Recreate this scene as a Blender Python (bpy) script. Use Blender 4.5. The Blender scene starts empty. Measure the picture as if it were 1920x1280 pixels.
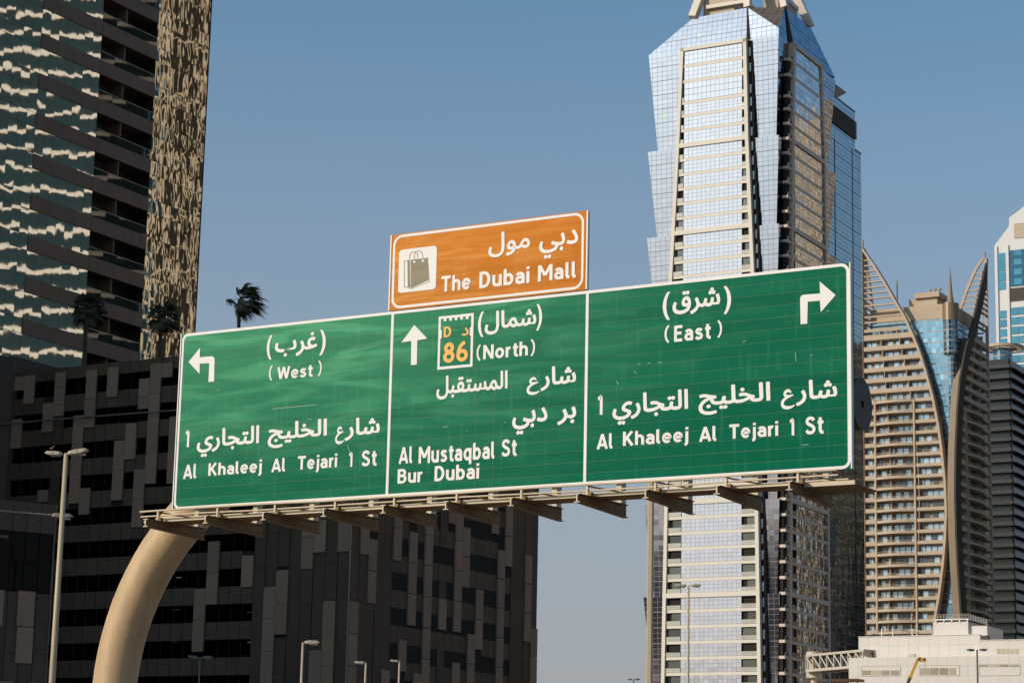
import bpy, math, random
from mathutils import Vector, Matrix

# ------------------------------------------------------------------ camera, sky, sun
scene = bpy.context.scene
FPX = 4341.0                       # focal length in pixels of a 1920 px wide frame
PITCH, ROLL = math.radians(11.9), math.radians(1.26)
CAM = Vector((0.0, 0.0, 1.6))
FW = Vector((0, math.cos(PITCH), math.sin(PITCH)))
R0 = Vector((1, 0, 0)); U0 = Vector((0, -math.sin(PITCH), math.cos(PITCH)))
RT = math.cos(ROLL) * R0 + math.sin(ROLL) * U0
UP = math.cos(ROLL) * U0 - math.sin(ROLL) * R0
cd = bpy.data.cameras.new('camera')
cd.sensor_width = 36.0; cd.lens = FPX / 1920 * 36.0
cd.clip_start = 0.5; cd.clip_end = 20000
cam = bpy.data.objects.new('camera', cd)
scene.collection.objects.link(cam)
cam.matrix_world = Matrix(((RT.x, UP.x, -FW.x, CAM.x), (RT.y, UP.y, -FW.y, CAM.y),
                           (RT.z, UP.z, -FW.z, CAM.z), (0, 0, 0, 1)))
scene.camera = cam

SUN_EL = math.radians(26)
SH = Vector((-0.91, -0.41)).normalized()
SUN = Vector((SH.x * math.cos(SUN_EL), SH.y * math.cos(SUN_EL), math.sin(SUN_EL)))
world = bpy.data.worlds.new('World'); scene.world = world; world.use_nodes = True
wn = world.node_tree
sky = wn.nodes.new('ShaderNodeTexSky'); sky.sky_type = 'NISHITA'; sky.sun_disc = False
sky.sun_elevation = SUN_EL; sky.sun_rotation = math.atan2(SUN.x, SUN.y)
sky.air_density = 1.0; sky.dust_density = 2.0; sky.ozone_density = 4.0; sky.altitude = 0
bg = wn.nodes['Background']; SKY = 0.14; bg.inputs[1].default_value = SKY
# dusty air: the blue pales to a warm grey towards the horizon, the same all round
tint = wn.nodes.new('ShaderNodeVectorMath'); tint.operation = 'MULTIPLY'; tint.inputs[1].default_value = (.68, .95, .92)
wn.links.new(sky.outputs[0], tint.inputs[0])
wtc = wn.nodes.new('ShaderNodeTexCoord'); wsp = wn.nodes.new('ShaderNodeSeparateXYZ'); wn.links.new(wtc.outputs['Generated'], wsp.inputs[0])
wmr = wn.nodes.new('ShaderNodeMapRange'); wmr.inputs[1].default_value = 0; wmr.inputs[2].default_value = .40
wmr.inputs[3].default_value = .95; wmr.inputs[4].default_value = 0; wn.links.new(wsp.outputs[2], wmr.inputs[0])
wmx = wn.nodes.new('ShaderNodeMix'); wmx.data_type = 'RGBA'; wn.links.new(wmr.outputs[0], wmx.inputs[0])
wn.links.new(tint.outputs[0], wmx.inputs[6]); wmx.inputs[7].default_value = (.40 / SKY, .378 / SKY, .40 / SKY, 1)
wn.links.new(wmx.outputs[2], bg.inputs[0])
sl = bpy.data.lights.new('sun', 'SUN'); sl.energy = 3.3; sl.angle = math.radians(0.5)
sl.color = (1.0, 0.86, 0.70)
so = bpy.data.objects.new('sun', sl); scene.collection.objects.link(so)
so.rotation_euler = SUN.to_track_quat('Z', 'Y').to_euler()
vs = scene.view_settings
vs.view_transform = 'Standard'; vs.look = 'None'; vs.gamma = 1.0; vs.exposure = 0.0
vs.use_curve_mapping = False
scene.cycles.max_bounces = 8

rnd = random.Random(7)
COL = scene.collection

# ------------------------------------------------------------------ helpers
def ray(px, py):
    return FW + RT * ((px - 960) / FPX) + UP * ((640 - py) / FPX)

class Fr:
    """an upright local frame standing on the ground: x along a face, y into it, z up"""
    def __init__(s, px, py, dist, ang):
        d = ray(px, py); t = dist / math.hypot(d.x, d.y)
        s.o = Vector((d.x * t, d.y * t, 0.0)); s.a = math.radians(ang)
        s.z = CAM.z + d.z * t
    def loc(s, v):
        ca, sa = math.cos(s.a), math.sin(s.a)
        return Vector((ca * v.x + sa * v.y, -sa * v.x + ca * v.y, v.z))
    def hit(s, ax, c, px, py):
        lo = s.loc(CAM - s.o); ld = s.loc(ray(px, py)); i = 'xy'.index(ax)
        return lo + ld * ((c - lo[i]) / ld[i])
    def uz(s, px, py, y=0.0):
        p = s.hit('y', y, px, py); return (p.x, p.z)
    def vz(s, px, py, x=0.0):
        p = s.hit('x', x, px, py); return (p.y, p.z)

def Z(ox, oy, sc):
    return lambda x, y: (ox + x / sc, oy + y / sc)

class MB:
    def __init__(s): s.v = []; s.f = []; s.uv = []; s.hasuv = False
    def poly(s, pts, uv=None):
        b = len(s.v); s.v += [tuple(p) for p in pts]
        s.f.append(tuple(range(b, b + len(pts))))
        s.uv.append(uv if uv else [(0, 0)] * len(pts))
        if uv: s.hasuv = True
        return s
    def box(s, x0, x1, y0, y1, z0, z1):
        b = len(s.v)
        s.v += [(x0,y0,z0),(x1,y0,z0),(x1,y1,z0),(x0,y1,z0),(x0,y0,z1),(x1,y0,z1),(x1,y1,z1),(x0,y1,z1)]
        for f in ((0,3,2,1),(4,5,6,7),(0,1,5,4),(1,2,6,5),(2,3,7,6),(3,0,4,7)):
            s.f.append(tuple(b + i for i in f)); s.uv.append([(0, 0)] * 4)
        return s
    def hexa(s, p):
        """eight corners: bottom ring 0-3, top ring 4-7"""
        b = len(s.v); s.v += [tuple(q) for q in p]
        for f in ((0,3,2,1),(4,5,6,7),(0,1,5,4),(1,2,6,5),(2,3,7,6),(3,0,4,7)):
            s.f.append(tuple(b + i for i in f)); s.uv.append([(0, 0)] * 4)
        return s
    def prism(s, pts, y0, y1):
        """polygon in x,z extruded in y"""
        n = len(pts); b = len(s.v)
        s.v += [(x, y0, z) for x, z in pts] + [(x, y1, z) for x, z in pts]
        s.f.append(tuple(range(b, b + n))); s.uv.append([(0, 0)] * n)
        s.f.append(tuple(range(b + 2 * n - 1, b + n - 1, -1))); s.uv.append([(0, 0)] * n)
        for i in range(n):
            j = (i + 1) % n
            s.f.append((b + j, b + i, b + n + i, b + n + j)); s.uv.append([(0, 0)] * 4)
        return s
    def plan(s, pts, z0, z1):
        n = len(pts); b = len(s.v)
        s.v += [(x, y, z0) for x, y in pts] + [(x, y, z1) for x, y in pts]
        s.f.append(tuple(range(b + n - 1, b - 1, -1))); s.uv.append([(0, 0)] * n)
        s.f.append(tuple(range(b + n, b + 2 * n))); s.uv.append([(0, 0)] * n)
        for i in range(n):
            j = (i + 1) % n
            s.f.append((b + i, b + j, b + n + j, b + n + i)); s.uv.append([(0, 0)] * 4)
        return s
    def tube(s, pts, r, n=8, cap=True):
        pts = [Vector(p) for p in pts]; rs = r if isinstance(r, (list, tuple)) else [r] * len(pts)
        b0 = len(s.v); prev = None
        for i, p in enumerate(pts):
            t = (pts[min(i + 1, len(pts) - 1)] - pts[max(i - 1, 0)]).normalized()
            if prev is None:
                a = Vector((0, 1, 0)) if abs(t.y) < .9 else Vector((1, 0, 0))
                u = t.cross(a).normalized()
            else:
                u = (prev - t * prev.dot(t)).normalized()
            prev = u; w = t.cross(u)
            for k in range(n):
                an = 2 * math.pi * (k + .5) / n
                s.v.append(tuple(p + (u * math.cos(an) + w * math.sin(an)) * rs[i]))
        for i in range(len(pts) - 1):
            for k in range(n):
                a, c = b0 + i * n + k, b0 + i * n + (k + 1) % n
                s.f.append((a, c, c + n, a + n)); s.uv.append([(0, 0)] * 4)
        if cap:
            s.f.append(tuple(b0 + k for k in range(n - 1, -1, -1))); s.uv.append([(0, 0)] * n)
            e = b0 + (len(pts) - 1) * n
            s.f.append(tuple(e + k for k in range(n))); s.uv.append([(0, 0)] * n)
        return s
    def sheet(s, x0, x1, z0, z1, y=0.0, du=1.0, dz=1.0, u0=0.0, v0=0.0):
        """front-facing upright quad with uv counted in panes"""
        s.poly([(x0,y,z0),(x1,y,z0),(x1,y,z1),(x0,y,z1)],
               [(u0,v0),(u0+(x1-x0)/du,v0),(u0+(x1-x0)/du,v0+(z1-z0)/dz),(u0,v0+(z1-z0)/dz)])
        return s
    def mesh(s, name, m, smooth=False):
        me = bpy.data.meshes.new(name); me.from_pydata(s.v, [], s.f)
        if s.hasuv:
            l = me.uv_layers.new(name='UVMap'); k = 0
            for uv in s.uv:
                for c in uv: l.data[k].uv = c; k += 1
        if m: me.materials.append(m)
        if smooth: me.shade_smooth()
        me.update(); return me

def link(name, data, parent=None, loc=None, rz=0.0):
    o = bpy.data.objects.new(name, data); COL.objects.link(o)
    if parent: o.parent = parent
    if loc is not None: o.location = loc
    if rz: o.rotation_euler = (0, 0, rz)
    return o

def thing(name, label, cat, fr=None, loc=(0, 0, 0), rz=0.0, group=None):
    o = link(name, None, None, fr.o if fr else loc, fr.a if fr else rz)
    o['label'] = label; o['category'] = cat
    if group: o['group'] = group
    return o

CACHE = {}
class Face:
    """a face of a thing: x along the face, y into it; places parts with its own shift and turn"""
    def __init__(s, parent, loc=(0, 0, 0), rz=0.0):
        s.p = parent; s.l = Vector(loc); s.r = rz; s.bag = []
        s.c, s.s = math.cos(rz), math.sin(rz)
    def at(s, x, y, z):
        return Vector((s.l.x + s.c * x - s.s * y, s.l.y + s.s * x + s.c * y, s.l.z + z))
    def obj(s, name, mb, m, smooth=False, stuff=False, parent=None):
        o = link(name, mb.mesh(name, m, smooth), s.p, s.l, s.r)
        if parent:
            o.parent = parent; o.location = (0, 0, 0); o.rotation_euler = (0, 0, 0)
        if stuff: o['kind'] = 'stuff'
        return o
    def box(s, name, x0, x1, y0, y1, z0, z1, m, tilt=0.0):
        s.bag.append((name, x0, x1, y0, y1, z0, z1, m, tilt))
    def flush(s, limit=290):
        by = {}
        for b in s.bag: by.setdefault(b[0], []).append(b)
        for name, L in by.items():
            if len(L) > limit:
                L.sort(key=lambda b: -min((b[6] + b[5]) * .5, 60) if b[5] > 12 else 99)
            for b in L[:limit]:
                _, x0, x1, y0, y1, z0, z1, m, tilt = b
                key = (name, round(x1 - x0, 3), round(y1 - y0, 3), round(z1 - z0, 3), m.name)
                me = CACHE.get(key)
                if me is None:
                    hx, hy, hz = (x1-x0)/2, (y1-y0)/2, (z1-z0)/2
                    me = MB().box(-hx, hx, -hy, hy, -hz, hz).mesh(name, m); CACHE[key] = me
                o = link(name, me, s.p, s.at((x0+x1)/2, (y0+y1)/2, (z0+z1)/2))
                o.rotation_euler = (rnd.gauss(0, tilt), 0, s.r + rnd.gauss(0, tilt)) if tilt else (0, 0, s.r)
            if len(L) > limit:
                g = {}
                for b in L[limit:]: g.setdefault(b[7].name, (b[7], MB()))[1].box(*b[1:7])
                for m, mb in g.values(): s.obj(name, mb, m, stuff=True)
        s.bag = []

# ------------------------------------------------------------------ materials
def nt(name):
    m = bpy.data.materials.new(name); m.use_nodes = True
    t = m.node_tree; return m, t, t.nodes['Principled BSDF']
def N(t, typ, **k):
    n = t.nodes.new(typ)
    for a, b in k.items(): setattr(n, a, b)
    return n
def mathn(t, op, a, b=None):
    n = N(t, 'ShaderNodeMath', operation=op)
    for i, x in enumerate((a, b)):
        if x is None: continue
        if isinstance(x, (int, float)): n.inputs[i].default_value = x
        else: t.links.new(x, n.inputs[i])
    return n.outputs[0]
def mixc(t, fac, a, b, mode='MIX'):
    n = N(t, 'ShaderNodeMix', data_type='RGBA', blend_type=mode)
    if isinstance(fac, (int, float)): n.inputs[0].default_value = fac
    else: t.links.new(fac, n.inputs[0])
    for i, x in ((6, a), (7, b)):
        if isinstance(x, (tuple, list)): n.inputs[i].default_value = (*x, 1)
        else: t.links.new(x, n.inputs[i])
    return n.outputs[2]

def M(name, col, rough=.7, metal=0.0, scale=(1, 1, 1), amt=.18, fine=None, rand=0.0, bump=0.0, emit=0.0):
    """plain surface with uneven tone: large blotches, fine grain, a tone of its own per piece"""
    m, t, p = nt(name)
    g = N(t, 'ShaderNodeNewGeometry'); mp = N(t, 'ShaderNodeMapping'); mp.inputs[3].default_value = scale
    t.links.new(g.outputs['Position'], mp.inputs[0])
    no = N(t, 'ShaderNodeTexNoise'); no.inputs['Scale'].default_value = 1.0; no.inputs['Detail'].default_value = 6
    t.links.new(mp.outputs[0], no.inputs[0])
    f = no.outputs[0]
    if fine:
        n2 = N(t, 'ShaderNodeTexNoise'); n2.inputs['Scale'].default_value = fine; n2.inputs['Detail'].default_value = 3
        t.links.new(mp.outputs[0], n2.inputs[0])
        f = mathn(t, 'ADD', mathn(t, 'MULTIPLY', f, .6), mathn(t, 'MULTIPLY', n2.outputs[0], .4))
    k = mathn(t, 'ADD', mathn(t, 'MULTIPLY', mathn(t, 'SUBTRACT', f, .5), 2.6 * amt), 1.0)
    if rand:
        oi = N(t, 'ShaderNodeObjectInfo')
        k = mathn(t, 'ADD', k, mathn(t, 'MULTIPLY', mathn(t, 'SUBTRACT', oi.outputs['Random'], .5), 2 * rand))
    vm = N(t, 'ShaderNodeVectorMath', operation='SCALE'); vm.inputs[0].default_value = col
    t.links.new(k, vm.inputs['Scale']); t.links.new(vm.outputs[0], p.inputs['Base Color'])
    p.inputs['Roughness'].default_value = rough; p.inputs['Metallic'].default_value = metal
    if bump:
        bn = N(t, 'ShaderNodeBump'); bn.inputs['Strength'].default_value = 1; bn.inputs['Distance'].default_value = bump
        t.links.new(f, bn.inputs['Height']); t.links.new(bn.outputs[0], p.inputs['Normal'])
    if emit:
        p.inputs['Emission Color'].default_value = (*col, 1); p.inputs['Emission Strength'].default_value = emit
    return m

def mirror(name, tint, wave, scale, rough=.02, metal=1.0, dark=None):
    """mirror-coated pane, slightly warped; every pane warped its own way"""
    m, t, p = nt(name)
    tc = N(t, 'ShaderNodeTexCoord'); oi = N(t, 'ShaderNodeObjectInfo')
    off = N(t, 'ShaderNodeVectorMath', operation='SCALE'); off.inputs[0].default_value = (37, 53, 71)
    t.links.new(oi.outputs['Random'], off.inputs['Scale'])
    ad = N(t, 'ShaderNodeVectorMath', operation='ADD')
    t.links.new(tc.outputs['Object'], ad.inputs[0]); t.links.new(off.outputs[0], ad.inputs[1])
    mp = N(t, 'ShaderNodeMapping'); mp.inputs[3].default_value = scale
    t.links.new(ad.outputs[0], mp.inputs[0])
    no = N(t, 'ShaderNodeTexNoise'); no.inputs['Scale'].default_value = 1; no.inputs['Detail'].default_value = 1.5
    t.links.new(mp.outputs[0], no.inputs[0])
    bn = N(t, 'ShaderNodeBump'); bn.inputs['Strength'].default_value = 1; bn.inputs['Distance'].default_value = wave
    t.links.new(no.outputs[0], bn.inputs['Height']); t.links.new(bn.outputs[0], p.inputs['Normal'])
    p.inputs['Base Color'].default_value = (*tint, 1); p.inputs['Metallic'].default_value = metal
    p.inputs['Roughness'].default_value = rough
    return m

def curtain(name, glass, line, lw=.06, metal=.9, rough=.15, tilt=.01, wave=0.0, wscale=(1, 1, 1), var=.12, rows=3, thick=.12, odd=None):
    """glass wall whose uv counts panes: joints, a thicker joint each storey, panes not quite in line"""
    m, t, p = nt(name)
    uv = N(t, 'ShaderNodeUVMap'); sp = N(t, 'ShaderNodeSeparateXYZ'); t.links.new(uv.outputs[0], sp.inputs[0])
    u, v = sp.outputs[0], sp.outputs[1]
    fu, fv = mathn(t, 'FRACT', u), mathn(t, 'FRACT', v)
    lu = mathn(t, 'LESS_THAN', fu, lw); lv = mathn(t, 'LESS_THAN', fv, lw)
    fl = mathn(t, 'LESS_THAN', mathn(t, 'FRACT', mathn(t, 'DIVIDE', v, rows)), thick / rows)
    ln = mathn(t, 'MAXIMUM', mathn(t, 'MAXIMUM', lu, lv), fl)
    cell = N(t, 'ShaderNodeCombineXYZ')
    t.links.new(mathn(t, 'FLOOR', u), cell.inputs[0]); t.links.new(mathn(t, 'FLOOR', v), cell.inputs[1])
    wn_ = N(t, 'ShaderNodeTexWhiteNoise', noise_dimensions='3D'); t.links.new(cell.outputs[0], wn_.inputs[0])
    g = N(t, 'ShaderNodeNewGeometry')
    sb = N(t, 'ShaderNodeVectorMath', operation='SUBTRACT'); sb.inputs[1].default_value = (.5, .5, .5)
    t.links.new(wn_.outputs['Color'], sb.inputs[0])
    sc = N(t, 'ShaderNodeVectorMath', operation='SCALE'); sc.inputs['Scale'].default_value = tilt
    t.links.new(sb.outputs[0], sc.inputs[0])
    ad = N(t, 'ShaderNodeVectorMath', operation='ADD')
    t.links.new(g.outputs['Normal'], ad.inputs[0]); t.links.new(sc.outputs[0], ad.inputs[1])
    nm = N(t, 'ShaderNodeVectorMath', operation='NORMALIZE'); t.links.new(ad.outputs[0], nm.inputs[0])
    nrm = nm.outputs[0]
    if wave:
        mp = N(t, 'ShaderNodeMapping'); mp.inputs[3].default_value = wscale
        t.links.new(g.outputs['Position'], mp.inputs[0])
        no = N(t, 'ShaderNodeTexNoise'); no.inputs['Scale'].default_value = 1; no.inputs['Detail'].default_value = 2
        t.links.new(mp.outputs[0], no.inputs[0])
        bn = N(t, 'ShaderNodeBump'); bn.inputs['Strength'].default_value = 1; bn.inputs['Distance'].default_value = wave
        t.links.new(no.outputs[0], bn.inputs['Height']); t.links.new(nrm, bn.inputs['Normal'])
        nrm = bn.outputs[0]
    t.links.new(nrm, p.inputs['Normal'])
    k = mathn(t, 'ADD', mathn(t, 'MULTIPLY', mathn(t, 'SUBTRACT', wn_.outputs['Value'], .5), 2 * var), 1.0)
    vm = N(t, 'ShaderNodeVectorMath', operation='SCALE'); vm.inputs[0].default_value = glass
    t.links.new(k, vm.inputs['Scale'])
    gc = vm.outputs[0]
    if odd: gc = mixc(t, mathn(t, 'GREATER_THAN', wn_.outputs['Value'], odd[1]), gc, odd[0])
    t.links.new(mixc(t, ln, gc, line), p.inputs['Base Color'])
    inv = mathn(t, 'SUBTRACT', 1.0, ln)
    t.links.new(mathn(t, 'MULTIPLY', inv, metal), p.inputs['Metallic'])
    t.links.new(mathn(t, 'ADD', mathn(t, 'MULTIPLY', ln, .5), rough), p.inputs['Roughness'])
    return m

def clear_glass(name, tint, refl=.12, rough=.02):
    m, t, p = nt(name); t.nodes.remove(p)
    tr = N(t, 'ShaderNodeBsdfTransparent'); tr.inputs[0].default_value = (*tint, 1)
    gl = N(t, 'ShaderNodeBsdfGlossy'); gl.inputs['Roughness'].default_value = rough
    fr = N(t, 'ShaderNodeFresnel'); fr.inputs[0].default_value = 1.5
    mx = N(t, 'ShaderNodeMixShader')
    t.links.new(mathn(t, 'MINIMUM', mathn(t, 'ADD', fr.outputs[0], refl), .9), mx.inputs[0])
    t.links.new(tr.outputs[0], mx.inputs[1]); t.links.new(gl.outputs[0], mx.inputs[2])
    t.links.new(mx.outputs[0], t.nodes['Material Output'].inputs[0])
    return m

def sign_face(name, deep, pale, amount, scale, seed):
    """reflective sheeting, faded in soft smears that run along the sign, with fine scratches"""
    m, t, p = nt(name)
    g = N(t, 'ShaderNodeTexCoord')
    mp = N(t, 'ShaderNodeMapping'); mp.inputs[3].default_value = scale; mp.inputs[1].default_value = (seed, 0, seed)
    mp.inputs[2].default_value = (0, math.radians(4), 0)
    # sign-local position: the slats and boards all sit in the sign's own frame
    t.links.new(g.outputs['Object'], mp.inputs[0])
    n1 = N(t, 'ShaderNodeTexNoise'); n1.inputs['Scale'].default_value = 1.0; n1.inputs['Detail'].default_value = 5
    n1.inputs['Distortion'].default_value = 1.2
    t.links.new(mp.outputs[0], n1.inputs[0])
    big = N(t, 'ShaderNodeTexNoise'); big.inputs['Scale'].default_value = .22; big.inputs['Detail'].default_value = 2
    t.links.new(g.outputs['Object'], big.inputs[0])
    r = N(t, 'ShaderNodeMapRange'); r.inputs[1].default_value = .46; r.inputs[2].default_value = .78
    t.links.new(n1.outputs[0], r.inputs[0])
    sp = N(t, 'ShaderNodeSeparateXYZ'); t.links.new(g.outputs['Object'], sp.inputs[0])
    # more fading towards the far end and the top of the board
    fx = N(t, 'ShaderNodeMapRange'); fx.inputs[1].default_value = -2.5; fx.inputs[2].default_value = -10.5
    fx.inputs[3].default_value = .12; fx.inputs[4].default_value = 1
    t.links.new(sp.outputs[0], fx.inputs[0])
    fz = N(t, 'ShaderNodeMapRange'); fz.inputs[1].default_value = 8.0; fz.inputs[2].default_value = 10.8
    fz.inputs[3].default_value = .25; fz.inputs[4].default_value = 1.2
    t.links.new(sp.outputs[2], fz.inputs[0])
    f = mathn(t, 'MULTIPLY', mathn(t, 'MULTIPLY', fx.outputs[0], fz.outputs[0]), amount)
    fade = mathn(t, 'MULTIPLY', mathn(t, 'ADD', mathn(t, 'MULTIPLY', r.outputs[0], .75), .35), f)
    fade = mathn(t, 'MULTIPLY', fade, mathn(t, 'ADD', big.outputs[0], .45))
    # scratches and specks
    mp2 = N(t, 'ShaderNodeMapping'); mp2.inputs[3].default_value = (1.2, 1, 26); t.links.new(g.outputs['Object'], mp2.inputs[0])
    n2 = N(t, 'ShaderNodeTexNoise'); n2.inputs['Scale'].default_value = 2.0; n2.inputs['Detail'].default_value = 4
    t.links.new(mp2.outputs[0], n2.inputs[0])
    sc = N(t, 'ShaderNodeMapRange'); sc.inputs[1].default_value = .68; sc.inputs[2].default_value = .80
    t.links.new(n2.outputs[0], sc.inputs[0])
    n3 = N(t, 'ShaderNodeTexNoise'); n3.inputs['Scale'].default_value = 5.0; n3.inputs['Detail'].default_value = 6
    n3.inputs['Roughness'].default_value = .75; t.links.new(g.outputs['Object'], n3.inputs[0])
    sk = N(t, 'ShaderNodeMapRange'); sk.inputs[1].default_value = .66; sk.inputs[2].default_value = .78
    t.links.new(n3.outputs[0], sk.inputs[0])
    mp4 = N(t, 'ShaderNodeMapping'); mp4.inputs[3].default_value = (9, 1, .7); t.links.new(g.outputs['Object'], mp4.inputs[0])
    n4 = N(t, 'ShaderNodeTexNoise'); n4.inputs['Scale'].default_value = 1.3; n4.inputs['Detail'].default_value = 5
    t.links.new(mp4.outputs[0], n4.inputs[0])
    dr = N(t, 'ShaderNodeMapRange'); dr.inputs[1].default_value = .56; dr.inputs[2].default_value = .76
    t.links.new(n4.outputs[0], dr.inputs[0])
    tot = mathn(t, 'MINIMUM', mathn(t, 'ADD', fade, mathn(t, 'ADD', mathn(t, 'MULTIPLY', dr.outputs[0], .22), mathn(t, 'MULTIPLY', mathn(t, 'ADD', sc.outputs[0], sk.outputs[0]), .55))), 1.0)
    oi = N(t, 'ShaderNodeObjectInfo')
    c = mixc(t, tot, deep, pale)
    vm = N(t, 'ShaderNodeVectorMath', operation='SCALE'); t.links.new(c, vm.inputs[0])
    t.links.new(mathn(t, 'ADD', mathn(t, 'MULTIPLY', oi.outputs['Random'], .18), .90), vm.inputs['Scale'])
    t.links.new(vm.outputs[0], p.inputs['Base Color'])
    p.inputs['Roughness'].default_value = .6; p.inputs['Specular IOR Level'].default_value = .03
    return m

cream = M('cream_stone', (.56, .50, .43), scale=(.3, .3, .3), amt=.12)
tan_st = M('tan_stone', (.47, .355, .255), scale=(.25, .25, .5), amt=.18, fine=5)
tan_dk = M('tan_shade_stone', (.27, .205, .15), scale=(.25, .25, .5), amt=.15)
beige_paint = M('beige_paint', (.50, .33, .18), rough=.42, scale=(3, 3, .45), amt=.34, fine=9, bump=.0015)
galv = M('beige_steel', (.56, .43, .29), rough=.45, scale=(4, 4, 4), amt=.15)
shade_steel = M('shaded_brown_steel', (.24, .135, .055), rough=.8, scale=(6, 6, 9), amt=.6, fine=4)  # catwalk steel turned from the sun: the shade is put into this brown
whitep = M('white_sheeting', (.76, .71, .67), rough=.6, scale=(1.5, 1.5, 1.5), amt=.05)
yellow = M('orange_yellow_sheeting', (.80, .36, .03), rough=.5, amt=.05)
greenm = sign_face('green_sheeting', (.0, .108, .058), (.085, .33, .175), 1.45, (.45, 1, 2.6), 0)
orangem = sign_face('brown_orange_sheeting', (.50, .13, .006), (.70, .30, .075), 1.25, (.6, 1, 3.5), 5)
joint_m = M('pale_joint', (.085, .16, .09), rough=.8)
bagbrown = M('faded_brown_print', (.22, .17, .10), rough=.6, scale=(2, 2, 6), amt=.3)
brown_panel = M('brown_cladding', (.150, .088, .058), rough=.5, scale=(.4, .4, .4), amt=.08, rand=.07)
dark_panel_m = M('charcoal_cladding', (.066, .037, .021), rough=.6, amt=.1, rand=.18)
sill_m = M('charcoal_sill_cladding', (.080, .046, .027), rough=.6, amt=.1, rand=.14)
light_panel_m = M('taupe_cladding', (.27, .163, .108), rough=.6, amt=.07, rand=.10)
black_in = M('dark_interior', (.016, .011, .008), rough=.9, amt=.1)
conc_dk = M('grey_concrete', (.085, .062, .048), rough=.8, scale=(.3, .3, .3), amt=.1)
teal_mirror = mirror('teal_mirror_glass', (.76, .80, .79), .0095, (.45, .45, .30))
brown_mirror = mirror('bronze_mirror_glass', (.52, .475, .40), .026, (.55, .55, .24))
pod_glass = clear_glass('smoked_glass', (.30, .26, .22), -.03)
rail_glass = clear_glass('balcony_glass', (.42, .48, .46), .06)
lampm = M('fluorescent_tube', (1, .93, .82), emit=1.3)
tube_dim = M('dim_fluorescent_tube', (.9, .8, .65), emit=.35)

# ------------------------------------------------------------------ ground and road
def struct(name, mb, m):
    o = link(name, mb.mesh(name, m)); o['kind'] = 'structure'; return o
struct('ground', MB().box(-4000, 4000, -3000, 6000, -.6, 0), M('sandy_ground', (.19, .15, .115), scale=(.05, .05, .05), amt=.25, fine=20))
def strip(name, x0, x1, z0, z1, m, a=-30, y0=-400, y1=600):
    o = struct(name, MB().box(x0, x1, y0, y1, z0, z1), m)
    o.rotation_euler = (0, 0, math.radians(a)); return o
strip('road', -13, 9, .004, .02, M('asphalt', (.055, .052, .05), rough=.85, scale=(.3, .3, .3), amt=.2, fine=30))
strip('pavement', 9, 13, .0, .14, M('paving', (.28, .25, .21), rough=.85, amt=.15))
strip('kerb', 8.8, 9, .0, .15, M('kerb_stone', (.35, .33, .3), rough=.8))
rl = MB()
for k in range(60):
    rl.box(-2.1, -1.95, -200 + k * 8, -197 + k * 8, .024, .026)
lm = struct('road_markings', rl, whitep); lm.rotation_euler = (0, 0, math.radians(-30))

# ================================================================== overhead sign
S = Fr(1596, 877, 38.3, -30)
sign = thing('overhead_sign', 'wide green overhead road sign with orange board, carried by one curved tan pipe', 'road sign', S)
SF = Face(sign)
XL, XR, ZB, ZT = -14.08, 0.0, 7.56, 11.07
# pipe: upright from the ground, bending over and running level behind the boards
pp = [(-16.13, 1.0, 0.0), (-16.13, 1.0, 3.0)]
for k in range(0, 25):
    a = math.pi - k / 24 * math.pi / 2
    pp.append((-11.2 + 4.93 * math.cos(a), 1.0, 3.9 + 4.93 * math.sin(a)))
pp.append((-0.50, 1.0, 8.83))
SF.obj('curved_pipe', MB().tube(pp, .44, 40), beige_paint, smooth=True)
for k in (6, 16):
    a = math.pi - k / 24 * math.pi / 2; b = a - .012
    SF.obj('weld_seam', MB().tube([(-11.2 + 4.93 * math.cos(a), 1.0, 3.9 + 4.93 * math.sin(a)), (-11.2 + 4.93 * math.cos(b), 1.0, 3.9 + 4.93 * math.sin(b))], .4435, 40), beige_paint)
SF.obj('base_plate', MB().tube([(-16.13, 1, 0), (-16.13, 1, .06)], .75, 24), galv)
# end plate with its square hole
ep = MB(); n = 48
for (x, r0, r1) in ((-.36, .0, .0),):
    pass
def ring_plate(mb, x0, x1, R, h, cy, cz, n=48):
    sq = []
    for k in range(n):
        a = 2 * math.pi * k / n; c, s_ = math.cos(a), math.sin(a); q = h / max(abs(c), abs(s_))
        sq.append((c * q, s_ * q))
    for x, flip in ((x1, False), (x0, True)):
        for k in range(n):
            j = (k + 1) % n; a, b = 2 * math.pi * k / n, 2 * math.pi * j / n
            P = [(x, cy + R * math.cos(a), cz + R * math.sin(a)), (x, cy + R * math.cos(b), cz + R * math.sin(b)),
                 (x, cy + sq[j][0], cz + sq[j][1]), (x, cy + sq[k][0], cz + sq[k][1])]
            mb.poly(P[::-1] if flip else P)
    for k in range(n):
        j = (k + 1) % n; a, b = 2 * math.pi * k / n, 2 * math.pi * j / n
        mb.poly([(x0, cy + R * math.cos(a), cz + R * math.sin(a)), (x0, cy + R * math.cos(b), cz + R * math.sin(b)),
                 (x1, cy + R * math.cos(b), cz + R * math.sin(b)), (x1, cy + R * math.cos(a), cz + R * math.sin(a))])
        mb.poly([(x1, cy + sq[k][0], cz + sq[k][1]), (x1, cy + sq[j][0], cz + sq[j][1]),
                 (x0, cy + sq[j][0], cz + sq[j][1]), (x0, cy + sq[k][0], cz + sq[k][1])])
ring_plate(ep, -.46, -.18, .455, .06, 1.0, 8.83)
SF.obj('end_plate', ep, M('dark_bronze_steel', (.034, .018, .009), rough=.55, scale=(5, 5, 5), amt=.3))
SF.obj('end_stop', MB().tube([(-.7, 1, 8.83), (-.43, 1, 8.83)], .30, 24), black_in)

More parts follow.
